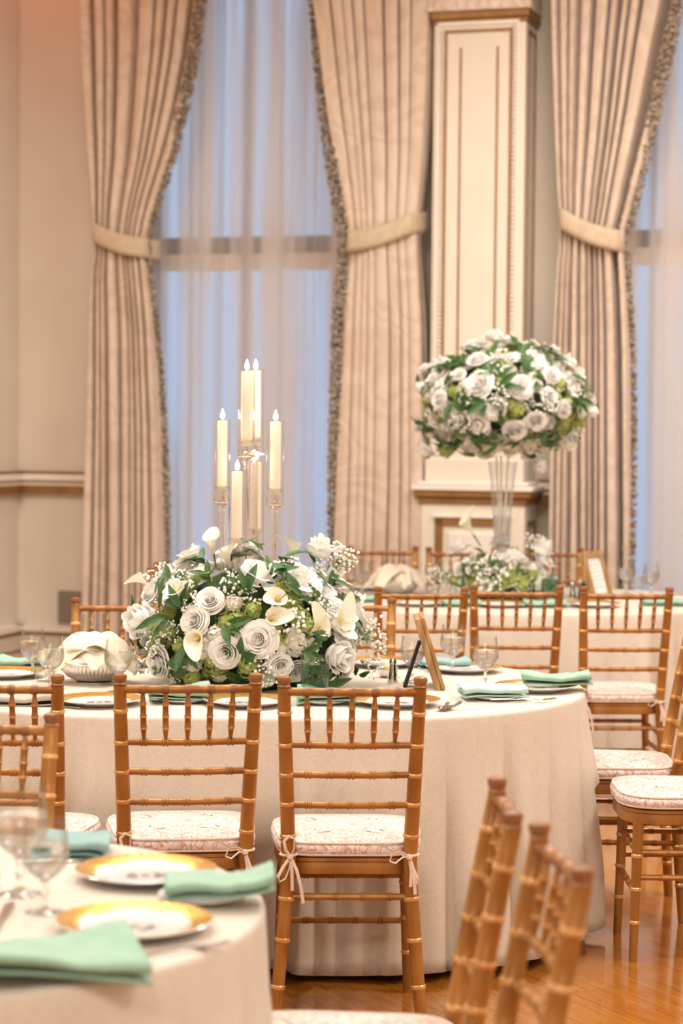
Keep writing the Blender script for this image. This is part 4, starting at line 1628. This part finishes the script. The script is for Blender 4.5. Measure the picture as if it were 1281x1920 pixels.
def rose_mesh(seed, full=True, openness=1.0):
    rr = random.Random(seed)
    b = MB()
    # closed heart: a small bud wrapped by tight petals
    b.lathe([(0.07, 0.18), (0.06, 0.33), (0.03, 0.39), (0, 0.40)], 14)
    h0 = rr.uniform(0, 6)
    for k, (R, Hh, cu) in enumerate(((0.030, 0.505, 0.018), (0.058, 0.51, 0.034), (0.094, 0.505, 0.044))):
        for i in range(2 + k):
            b.grid(petal_fn(h0 + k * 1.9 + i * 2 * pi / (2 + k) + rr.uniform(-.2, .2), 1.45, R, Hh, cu, 0, 0.05), 9, 8)
    rings = [(3, 0.165, 0.490, 0.060, 1.20), (4, 0.220, 0.455, 0.075, 0.98), (5, 0.285, 0.405, 0.085, 0.82), (5, 0.345, 0.335, 0.10, 0.82), (6, 0.395, 0.24, 0.115, 0.70)]
    if not full:
        rings = rings[:3]
    a0 = rr.uniform(0, 6)
    for k, (n, R, Hh, cu, w) in enumerate(rings):
        for i in range(n):
            ph = a0 + i * 2 * pi / n + rr.uniform(-0.12, 0.12)
            b.grid(petal_fn(ph, w, R * rr.uniform(0.95, 1.05) * (openness if k > 1 else 1), Hh * rr.uniform(0.92, 1.08), cu * rr.uniform(0.8, 1.3)), 7, 9)
        a0 += 1.1
    return b.mesh('rose', M['petal'], 80)


def lily_mesh(seed):
    """open ragged white bloom: two rings of long loose petals"""
    rr = random.Random(seed)
    b = MB()
    a0 = rr.uniform(0, 6)
    for n, R, Hh, cu, w in ((5, 0.20, 0.50, 0.03, 0.75), (6, 0.36, 0.42, 0.12, 0.62), (6, 0.50, 0.20, 0.10, 0.58)):
        for i in range(n):
            ph = a0 + i * 2 * pi / n + rr.uniform(-0.2, 0.2)
            b.grid(petal_fn(ph, w * rr.uniform(0.85, 1.15), R * rr.uniform(0.85, 1.15), Hh * rr.uniform(0.8, 1.2), cu * rr.uniform(0.5, 1.8), 0.0, 0.4), 7, 7)
        a0 += 0.6
    return b.mesh('open_bloom', M['petal'], 80)


def bud_mesh(seed):
    rr = random.Random(seed)
    b = MB()
    a0 = rr.uniform(0, 6)
    for n, R, Hh, cu, w in ((3, 0.16, 0.78, 0.0, 1.3), (3, 0.25, 0.76, 0.03, 1.2), (4, 0.33, 0.66, 0.06, 0.95), (4, 0.40, 0.50, 0.10, 0.8)):
        for i in range(n):
            b.grid(petal_fn(a0 + i * 2 * pi / n + rr.uniform(-0.1, 0.1), w, R, Hh * rr.uniform(0.92, 1.08), cu, 0.0, 0.3), 7, 7)
        a0 += 0.8
    return b.mesh('tulip_rose', M['petal'], 80)


def calla_mesh():
    def f(u, v):
        a = (u - 0.5) * 2 * pi * 0.97
        front = (1 + cos(a)) / 2
        r = 0.045 + 0.10 * v + 0.28 * v ** 3.2 * (0.55 + 0.45 * front)
        z = 0.75 * v + 0.30 * front ** 3 * v ** 3 - 0.10 * (1 - front) * v ** 2
        x = r * cos(a) + 0.34 * front ** 6 * v ** 5
        return Vector((x, r * sin(a), z - 0.06 * front ** 6 * v ** 6 - 0.15))
    b = MB()
    b.grid(f, 30, 14)
    sp = b.mesh('calla', M['petal_cream'], 80)
    b = MB()
    b.tube([(0, 0, 0.0), (0.0, 0, 0.2), (0.03, 0, 0.42), (0.05, 0, 0.50)], [0.035, 0.045, 0.04, 0.012], 8)
    sd = b.mesh('spadix', M['spadix'])
    b = MB()
    b.tube([(0, 0, -0.70), (0, 0, -0.4), (0, 0, -0.12)], [0.03, 0.035, 0.05], 7)
    st = b.mesh('stem', M['stem'])
    return sp, sd, st


def hydrangea_mesh(seed, mk):
    rr = random.Random(seed)
    b = MB()
    n = 30
    for i in range(n):
        z = 1 - 1.15 * (i + 0.5) / n
        ph = i * 2.39996
        q = sqrt(max(0, 1 - z * z))
        nn = Vector((q * cos(ph), q * sin(ph), z))
        c = nn * 0.40 * rr.uniform(0.85, 1.08) + Vector((0, 0, 0.02))
        R = nn.to_track_quat('Z', 'Y').to_matrix() @ Euler((rr.uniform(-.35, .35), rr.uniform(-.35, .35), rr.uniform(0, 6.3))).to_matrix()
        for k in range(4):
            a = k * pi / 2
            d, e = Vector((cos(a), sin(a), 0)), Vector((-sin(a), cos(a), 0))
            L, w = 0.20 * rr.uniform(0.85, 1.2), 0.085
            pts = [Vector((0, 0, 0)), d * L * .45 - e * w + Vector((0, 0, 0.025)), d * L * 0.5 + Vector((0, 0, 0.005)), d * L * .45 + e * w + Vector((0, 0, 0.025)), d * L + Vector((0, 0, 0.03 * rr.uniform(-1, 1.5)))]
            b.add([c + R @ p for p in pts], [(0, 1, 2), (0, 2, 3), (1, 4, 2), (2, 4, 3)])
    return b.mesh('hydrangea', M[mk], 80)


def breath_mesh(seed):
    rr = random.Random(seed)
    b = MB()
    for i in range(44):
        a, q = rr.uniform(0, 6.283), rr.uniform(0, 1) ** 0.5 * 0.55
        p = Vector((q * cos(a), q * sin(a), rr.uniform(0.05, 0.55) - 0.25 * q))
        r = rr.uniform(0.040, 0.066)
        b.lathe([(0, -r * .8), (r, -r * .1), (r * .7, r * .6), (0, r * .8)], 6, Matrix.Translation(p) @ Euler((rr.uniform(-1, 1), rr.uniform(-1, 1), 0)).to_matrix().to_4x4(), 0)
        if i % 2 == 0:
            b.tube([(0, 0, -0.35), p * 0.5 + Vector((0, 0, -0.05)), p - Vector((0, 0, r))], 0.007, 4, False, 1)
    return b.mesh('babys_breath', [M['breath'], M['stem']], 60)


def leaf_mesh(seed, mk):
    rr = random.Random(seed)
    be = rr.uniform(0.10, 0.35)

    def f(u, v):
        s = (u - 0.5) * 2
        w = 0.17 * sin(pi * v ** 0.8) ** 0.9 + 0.004
        y = s * w
        return Vector((y, v - 0.05, -be * v * v * 0.7 + 0.35 * abs(y) + 0.012 * sin(v * 14) * abs(s)))
    b = MB()
    b.grid(f, 5, 9)
    return b.mesh('leaf', M[mk], 80)


FM = {'r': [rose_mesh(i) for i in (1, 2, 3)], 'o': [lily_mesh(i) for i in (4, 5, 6)], 'b': [bud_mesh(7), bud_mesh(8)],
      'h': [hydrangea_mesh(9, 'hyd_white'), hydrangea_mesh(10, 'hyd_white')], 'g': [hydrangea_mesh(11, 'hyd_green'), hydrangea_mesh(12, 'hyd_green')],
      'y': [breath_mesh(13), breath_mesh(14)], 'l': [leaf_mesh(15, 'leaf'), leaf_mesh(16, 'leaf'), leaf_mesh(17, 'leaf2')]}
CALLA = calla_mesh()
KIND = {'r': 'rose', 'o': 'open_bloom', 'b': 'tulip_rose', 'h': 'ivory_hydrangea', 'g': 'green_hydrangea', 'y': 'babys_breath', 'l': 'leaf'}


def orient(nrm, spin):
    return nrm.to_track_quat('Z', 'Y').to_matrix().to_4x4() @ Matrix.Rotation(spin, 4, 'Z')


def arrange(root, items, cen, rads, seed, nleaf, leaf_l, nback, size_back, zmin=0.03, fill=0.047):
    """items are measured blooms in the arrangement's own metres; the far side repeats the mixture"""
    rr = random.Random(seed)
    cen, rads = Vector(cen), Vector(rads)

    def normal(p):
        q = p - cen
        return Vector((q.x / rads.x ** 2, q.y / rads.y ** 2, q.z / rads.z ** 2)).normalized()

    def place(t, p, size, nrm, sink=0.25):
        if t == 'c':
            q = nrm + Vector((rr.uniform(-.5, .5), rr.uniform(-.3, .1), rr.uniform(-.2, .7)))
            mw = Matrix.Translation(p - nrm * size * 0.15) @ orient(q.normalized(), rr.uniform(0, 6.3)) @ Matrix.Scale(size * 1.15, 4)
            o = put('calla_lily', CALLA[0], root, mw)
            put('spadix', CALLA[1], o)
            put('stem', CALLA[2], o)
            return o
        me = FM[t][rr.randrange(len(FM[t]))]
        q = (nrm + Vector((rr.uniform(-.22, .22), rr.uniform(-.25, .1), rr.uniform(-.12, .22)))).normalized()
        mw = Matrix.Translation(p - nrm * size * sink) @ orient(q, rr.uniform(0, 6.3)) @ Matrix.Scale(size * (1.16 if t not in 'gh' else 1.02), 4)
        return put(KIND[t], me, root, mw)

    for (t, x, y, z, d) in items:
        p = Vector((x, y, z))
        n = normal(p)
        if t in 'gh':
            place(t, p, d, n, 0.42)
        elif t == 'y':
            place(t, p, d, n, 0.0)
        else:
            place(t, p, d, n, 0.20)
    # smaller blooms tucked into the gaps between the large ones
    have = [Vector(q[1:4]) for q in items]
    for i in range(420):
        zz = rr.uniform(-0.98, 0.92)
        a = rr.uniform(-pi, 0)
        k = sqrt(1 - zz * zz)
        p = Vector((cen.x + rads.x * k * cos(a), cen.y + rads.y * k * sin(a), cen.z + rads.z * zz))
        p.z = max(p.z, zmin + 0.02)
        if min((p - h).length for h in have) < fill:
            continue
        near = min((p - Vector(q[1:4])).length for q in items)
        have.append(p)
        place(rr.choice('ghyroo' if near > 0.068 else 'gghyy'), p, fill * rr.uniform(1.1, 1.4), normal(p), 0.45)
    # the side away from the camera
    mix = 'rrrroohgyggcb'
    for i in range(nback):
        a = rr.uniform(0.12, 0.88) * pi
        z = rr.uniform(zmin, cen.z + rads.z * 0.9)
        k = max(0.0, 1 - ((z - cen.z) / rads.z) ** 2) ** 0.5
        p = Vector((cen.x + rads.x * k * cos(a), cen.y + rads.y * k * sin(a), z))
        t = mix[rr.randrange(len(mix))]
        place(t, p, size_back * rr.uniform(0.8, 1.15), normal(p), 0.3)
    # leaves in sprays of two or three
    cnt = tries = 0
    while cnt < nleaf:
        a = rr.uniform(0, 2 * pi) if rr.random() < 0.25 else rr.uniform(-pi, 0)
        zz = rr.uniform(-0.95, 0.98)
        k = sqrt(1 - zz * zz)
        p = Vector((cen.x + rads.x * k * cos(a), cen.y + rads.y * k * sin(a), cen.z + rads.z * zz))
        if p.z < zmin:
            p.z = zmin + rr.uniform(0, 0.03)
        if any((p - Vector(q[1:4])).length < 0.42 * q[4] for q in items if q[0] in 'rob'):
            tries += 1
            if tries < 4000:
                continue
        n = normal(p)
        base = rr.uniform(0, 6.3)
        for j in range(rr.choice((2, 3, 3))):
            if cnt >= nleaf:
                break
            dirv = (n * rr.uniform(0.2, 0.75) + orient(n, base + (j - 1) * 0.75).to_3x3() @ Vector((1, 0, 0))).normalized()
            if p.z < zmin + 0.06 and dirv.z < 0:
                dirv.z = abs(dirv.z) * 0.3
                dirv.normalize()
            y = dirv
            x = y.cross(n).normalized()
            z = x.cross(y)
            L = leaf_l * rr.uniform(0.75, 1.25)
            mt = Matrix(((x.x, y.x, z.x, 0), (x.y, y.y, z.y, 0), (x.z, y.z, z.z, 0), (0, 0, 0, 1)))
            put('leaf', FM['l'][rr.choice((0, 0, 1, 1, 2))], root, Matrix.Translation(p + n * rr.uniform(-0.018, 0.028)) @ mt @ Matrix.Scale(L, 4))
            cnt += 1


def moss(root, cen, rads, zmin):
    rr = random.Random(2)
    b = MB()

    def f(u, v):
        th, ph = u * 2 * pi, (0.02 + 0.96 * v) * pi
        k = 1 + 0.06 * sin(7 * th + 3 * ph) * sin(5 * ph)
        p = Vector((cen[0] + rads[0] * k * sin(ph) * cos(th), cen[1] + rads[1] * k * sin(ph) * sin(th), cen[2] - rads[2] * k * cos(ph)))
        p.z = max(p.z, zmin)
        return p
    b.grid(f, 40, 22, 0, True)
    b.build('moss_core', M['foam'], root, 80)


FA= [('r',-0.002,0.019,0.407,0.075), ('r',-0.109,-0.227,0.273,0.078), ('r',-0.146,-0.244,0.214,0.088), ('r',-0.056,-0.286,0.130,0.090), ('r',-0.258,-0.174,0.084,0.095),
      ('r',0.042,-0.285,0.168,0.099), ('r',-0.293,-0.006,0.277,0.091), ('o',-0.245,0.001,0.325,0.088), ('o',0.035,-0.169,0.347,0.098), ('b',0.213,0.021,0.398,0.082),
      ('o',0.157,-0.142,0.328,0.099), ('o',0.253,0.017,0.320,0.098), ('b',0.262,-0.175,0.111,0.092), ('r',0.290,-0.117,0.060,0.077), ('r',0.105,-0.271,0.089,0.069),
      ('o',0.319,0.009,0.236,0.104), ('o',-0.202,0.006,0.349,0.091), ('o',-0.181,0.009,0.392,0.075), ('b',-0.309,-0.076,0.192,0.106), ('o',-0.215,-0.135,0.291,0.080),
      ('o',0.277,-0.133,0.208,0.111), ('h',-0.133,-0.265,0.136,0.094), ('h',0.159,-0.253,0.155,0.100), ('h',-0.174,-0.242,0.086,0.078), ('h',0.094,-0.278,0.130,0.078),
      ('h',-0.091,-0.274,0.178,0.068), ('h',0.202,-0.229,0.137,0.069), ('h',0.063,-0.263,0.030,0.069), ('c',-0.135,-0.262,0.166,0.081), ('c',-0.204,-0.171,0.271,0.092),
      ('c',0.136,0.021,0.397,0.078), ('c',-0.116,0.014,0.415,0.065), ('c',0.090,-0.233,0.274,0.072), ('c',0.069,-0.266,0.221,0.069), ('c',0.252,-0.172,0.200,0.095),
      ('c',0.199,-0.225,0.179,0.088), ('c',-0.114,-0.155,0.339,0.057), ('c',-0.062,-0.087,0.383,0.080), ('c',-0.323,-0.008,0.310,0.055), ('g',-0.051,-0.271,0.216,0.100),
      ('g',-0.280,-0.149,0.164,0.105), ('g',0.130,-0.206,0.288,0.104), ('g',0.086,-0.275,0.180,0.093), ('g',-0.090,-0.275,0.084,0.087), ('g',0.016,-0.283,0.074,0.093),
      ('g',-0.210,-0.097,0.317,0.086), ('g',0.162,-0.224,0.239,0.078), ('g',0.194,-0.220,0.207,0.069), ('g',-0.007,-0.289,0.110,0.078), ('g',-0.175,-0.221,0.030,0.069),
      ('y',0.369,-0.002,0.146,0.097), ('y',0.279,0.019,0.391,0.081), ('y',0.217,0.019,0.341,0.075), ('y',-0.039,-0.206,0.318,0.069), ('y',-0.328,-0.033,0.058,0.081),
      ('y',-0.180,-0.134,0.319,0.070), ('y',0.226,-0.167,0.250,0.089), ('y',0.116,-0.255,0.218,0.094), ('y',0.063,-0.273,0.054,0.081), ('y',0.127,-0.125,0.350,0.080),
      ('y',0.254,0.019,0.366,0.081), ('y',0.330,-0.000,0.147,0.081), ('y',-0.161,-0.212,0.259,0.063), ('y',-0.274,-0.002,0.329,0.071), ('y',0.363,-0.013,0.059,0.065),
      ('y',-0.258,-0.180,0.144,0.070)]
FB= [('r',0.054,-0.342,0.330,0.099), ('r',-0.127,-0.320,0.340,0.119), ('r',-0.061,-0.352,0.227,0.090), ('r',0.124,-0.321,0.179,0.095), ('r',0.028,-0.311,0.136,0.100),
      ('r',0.249,-0.271,0.231,0.076), ('r',0.199,-0.247,0.387,0.076), ('o',0.123,-0.213,0.445,0.101), ('r',-0.132,-0.194,0.453,0.082), ('r',-0.304,-0.221,0.269,0.081),
      ('r',-0.395,0.012,0.155,0.069), ('r',-0.349,0.007,0.046,0.088), ('o',-0.204,-0.288,0.188,0.086), ('r',0.177,-0.317,0.289,0.076), ('o',0.334,-0.039,0.396,0.078),
      ('r',0.397,-0.041,0.277,0.063), ('o',0.303,-0.202,0.325,0.072), ('o',-0.319,-0.102,0.381,0.082), ('r',-0.220,-0.233,0.386,0.057), ('r',-0.141,-0.013,0.521,0.083),
      ('r',-0.049,-0.023,0.561,0.098), ('o',0.221,-0.036,0.500,0.073), ('o',0.294,-0.039,0.452,0.083), ('r',-0.359,0.004,0.412,0.069), ('o',-0.126,-0.308,0.160,0.081),
      ('h',-0.060,-0.170,0.043,0.144), ('h',-0.240,-0.107,0.079,0.121), ('h',0.315,-0.034,0.065,0.127), ('h',0.219,-0.042,0.057,0.107), ('b',0.166,-0.023,-0.013,0.068),
      ('h',0.011,-0.204,0.054,0.120), ('o',-0.259,-0.008,0.445,0.083), ('o',0.031,-0.026,0.544,0.073), ('h',-0.291,-0.225,0.211,0.096), ('h',-0.143,-0.330,0.224,0.095),
      ('h',0.001,-0.282,0.416,0.105), ('h',-0.340,0.011,0.114,0.098), ('h',0.124,-0.149,0.047,0.106), ('h',-0.156,0.002,0.030,0.113), ('b',-0.369,-0.051,0.321,0.063),
      ('b',0.388,-0.039,0.231,0.063), ('g',-0.222,-0.289,0.300,0.105), ('g',-0.130,-0.282,0.391,0.095), ('g',0.032,-0.023,0.523,0.108), ('g',0.033,-0.355,0.226,0.109),
      ('g',0.262,-0.225,0.164,0.110), ('g',-0.038,-0.327,0.362,0.095), ('g',0.076,-0.276,0.108,0.105), ('g',0.243,-0.239,0.360,0.091), ('g',-0.235,-0.003,0.470,0.093),
      ('g',-0.111,-0.230,0.082,0.096), ('g',-0.278,0.004,0.017,0.088), ('g',0.365,-0.036,0.158,0.088), ('g',-0.084,-0.110,0.492,0.087), ('y',-0.022,-0.266,0.428,0.105),
      ('y',-0.050,-0.355,0.284,0.094), ('y',0.153,-0.331,0.262,0.095), ('y',-0.221,-0.269,0.176,0.086), ('y',0.129,-0.027,0.497,0.088), ('y',-0.307,0.003,0.420,0.088),
      ('y',0.296,-0.114,0.121,0.087), ('y',-0.178,-0.315,0.295,0.085)]
FC= [('r',-0.002,0.023,0.259,0.103), ('o',-0.193,0.029,0.232,0.093), ('r',-0.183,-0.062,0.144,0.083), ('o',0.055,-0.075,0.196,0.083), ('b',0.179,0.006,0.217,0.098),
      ('o',0.194,0.001,0.183,0.083), ('c',-0.140,0.034,0.321,0.098), ('g',0.057,-0.176,0.133,0.120), ('g',-0.224,-0.021,0.082,0.112), ('g',0.093,-0.182,0.085,0.111),
      ('g',-0.111,-0.174,0.082,0.096), ('y',-0.109,-0.119,0.163,0.121), ('y',-0.052,-0.190,0.108,0.120), ('y',0.145,0.011,0.243,0.108), ('y',-0.222,0.003,0.044,0.098),
      ('y',-0.002,-0.149,0.166,0.097), ('h',0.184,-0.115,0.081,0.087), ('h',-0.124,0.024,0.203,0.074), ('o',-0.098,-0.172,0.046,0.072), ('o',0.230,-0.017,0.086,0.068),
      ('y',-0.271,0.004,0.043,0.108), ('g',-0.016,-0.197,0.061,0.096)]

ca = empty('flower_bouquet', (T1[0], T1[1], TZ), 0, label='domed bouquet of white roses, callas and green hydrangeas on the middle table', cat='flowers')
ca.scale = (1.029, 1.029, 1.029)
moss(ca, (0, 0, 0.13), (0.27, 0.235, 0.21), 0.002)
arrange(ca, FA, (0, 0, 0.13), (0.33, 0.29, 0.27), 5, 130, 0.078, 26, 0.085)

cb = empty('tall_flower_vase', (T2[0], T2[1], TZ), 0, label='tall clear trumpet vase topped by a huge ball of white roses and greenery', cat='flowers')
cb.scale = (1.029, 1.029, 1.029)
b = MB()
b.lathe([(0, 0.004), (0.075, 0.004), (0.078, 0.0), (0.0785, 0.006), (0.05, 0.016), (0.03, 0.035), (0.024, 0.07), (0.026, 0.14), (0.034, 0.26), (0.044, 0.40), (0.055, 0.54), (0.068, 0.63)], 40)
b.build('trumpet_wall', M['vase_glass'], cb)
MB().lathe([(0, 0.016), (0.035, 0.016), (0.028, 0.035), (0.0215, 0.07), (0.0, 0.10)], 32).build('solid_foot', M['crystal'], cb)
MB().lathe([(0, 0.10), (0.0235, 0.14), (0.0315, 0.26), (0.0405, 0.385), (0, 0.385)], 32).build('water', M['water'], cb)
sm = MB()
for k in range(5):
    a = k * 1.3
    sm.tube([(0.012 * cos(a), 0.012 * sin(a), 0.30), (0.02 * cos(a + .4), 0.02 * sin(a + .4), 0.48), (0.03 * cos(a + .5), 0.03 * sin(a + .5), 0.66)], 0.004, 6)
sm.build('pale_stems', M['hyd_white'], cb)
OFF = 1.40 - 0.76
moss(cb, (0, 0, 0.26 + OFF), (0.30, 0.28, 0.185), OFF + 0.02)
arrange(cb, [(t, x, y, z + OFF, d) for (t, x, y, z, d) in FB], (0, 0, 0.26 + OFF), (0.385, 0.36, 0.25), 8, 200, 0.088, 30, 0.09, OFF + 0.01)

cc = empty('flower_ring', (T2[0], T2[1], TZ), 0, label='low blurred ring of white flowers round the foot of the tall vase', cat='flowers')
cc.scale = (1.029, 1.029, 1.029)
b = MB()
b.grid(lambda u, v: Vector(((0.145 + 0.055 * cos(v * 2 * pi)) * cos(u * 2 * pi), (0.125 + 0.055 * cos(v * 2 * pi)) * sin(u * 2 * pi), 0.062 + 0.06 * sin(v * 2 * pi))), 40, 12, 0, True)
b.build('moss_core', M['foam'], cc, 80)
arrange(cc, FC, (0, 0, 0.08), (0.225, 0.20, 0.13), 12, 46, 0.07, 12, 0.075, 0.02)

# nothing of an arrangement may reach below the table it stands on
for root in (ca, cb, cc):
    for o in root.children:
        low = min((o.matrix_basis @ Vector(k)).z for k in o.bound_box)
        if low < 0.002:
            o.matrix_basis = Matrix.Translation((0, 0, 0.002 - low)) @ o.matrix_basis

# ================================================================== candles standing in the bouquet
cr = empty('glass_candelabrum', (T1[0], T1[1], TZ), 0, label='clear glass candelabrum rising out of the white bouquet, six tubes at different heights', cat='candelabrum')
cr.scale = (1.029, 1.029, 1.029)
MB().lathe([(0, 0), (0.13, 0), (0.135, 0.006), (0.125, 0.014), (0.02, 0.022), (0, 0.022)], 40).build('foot_plate', M['crystal'], cr)
# (x, y, tube bottom, tube top, tube radius, candle radius, label)
HOLD = [(-0.088, 0.01, 0.558, 0.808, 0.0245, 0.0150, 'lit ivory taper in the left glass tube'),
        (0.074, 0.01, 0.552, 0.806, 0.0265, 0.0165, 'lit ivory taper in the right glass tube'),
        (-0.013, -0.03, 0.700, 0.958, 0.0255, 0.0165, 'lit ivory taper in the front one of the two tallest glass tubes'),
        (0.010, 0.06, 0.706, 0.962, 0.0260, 0.0165, 'lit ivory taper in the rear one of the two tallest glass tubes'),
        (-0.037, -0.085, 0.405, 0.655, 0.0255, 0.0160, 'lit ivory candle in the low front glass tube just above the roses'),
        (0.012, 0.10, 0.425, 0.680, 0.0260, 0.0160, 'lit ivory candle in the low rear glass tube behind the stems')]
for i, (x, y, z0, z1, R, rc, lab) in enumerate(HOLD):
    sx, sy = x * 0.9, y * 0.9
    MB().tube([(sx * 0.8, sy * 0.8, 0.015), (sx, sy, z0 * 0.5), (x, y, z0 - 0.02)], 0.0085, 12).build('stem', M['crystal'], cr)
    T = Matrix.Translation((x, y, z0))
    b = MB()
    b.lathe([(0, -0.030), (0.010, -0.030), (0.013, -0.020), (0.010, -0.012), (R + 0.004, -0.006), (R + 0.005, -0.002), (R - 0.002, 0.0), (0.012, 0.003), (0.010, 0.012), (0.014, 0.018), (0.013, 0.026), (rc + 0.007, 0.044), (rc + 0.002, 0.046), (rc + 0.001, 0.030), (0, 0.028)], 28, T)
    b.build('candle_cup', M['crystal'], cr)
    b = MB()
    b.lathe([(R, 0.0), (R, z1 - z0), (R - 0.0018, z1 - z0), (R - 0.0018, z1 - z0 - 0.002)], 32, T)
    b.build('hurricane_tube', M['candle_glass'], cr)
    hc = (z1 - z0) - 0.003 - 0.0285
    ce = empty('taper_candle', (T1[0] + x * 1.029, T1[1] + y * 1.029, TZ + (z0 + 0.0285) * 1.029), 0, label=lab, cat='candle', group='candles of the glass candelabrum')
    ce.scale = (1.029, 1.029, 1.029)
    b = MB()
    b.lathe([(0, 0), (rc * 0.97, 0), (rc, 0.01), (rc, hc - 0.006), (rc * 0.86, hc - 0.001), (rc * 0.5, hc - 0.003), (0, hc - 0.004)], 24)
    b.build('wax', M['wax'], ce)
    MB().tube([(0, 0, hc - 0.006), (0.0005, 0, hc + 0.004), (0.0015, 0, hc + 0.009)], 0.0011, 6).build('wick', M['wick'], ce)
    b = MB()
    b.lathe([(0, 0.002)] + [(0.0072 * sin(pi * (k / 9) ** 0.62), 0.002 + 0.034 * k / 9) for k in range(1, 9)] + [(0, 0.036)], 16, Matrix.Translation((0.0005, 0, hc)))
    b.build('flame', M['flame'], ce)
    l = lamp('candle_glow', (T1[0] + x * 1.029, T1[1] + y * 1.029, TZ + (z0 + 0.0285 + hc + 0.018) * 1.029), 4.2, (1.0, 0.80, 0.56), 0.008)
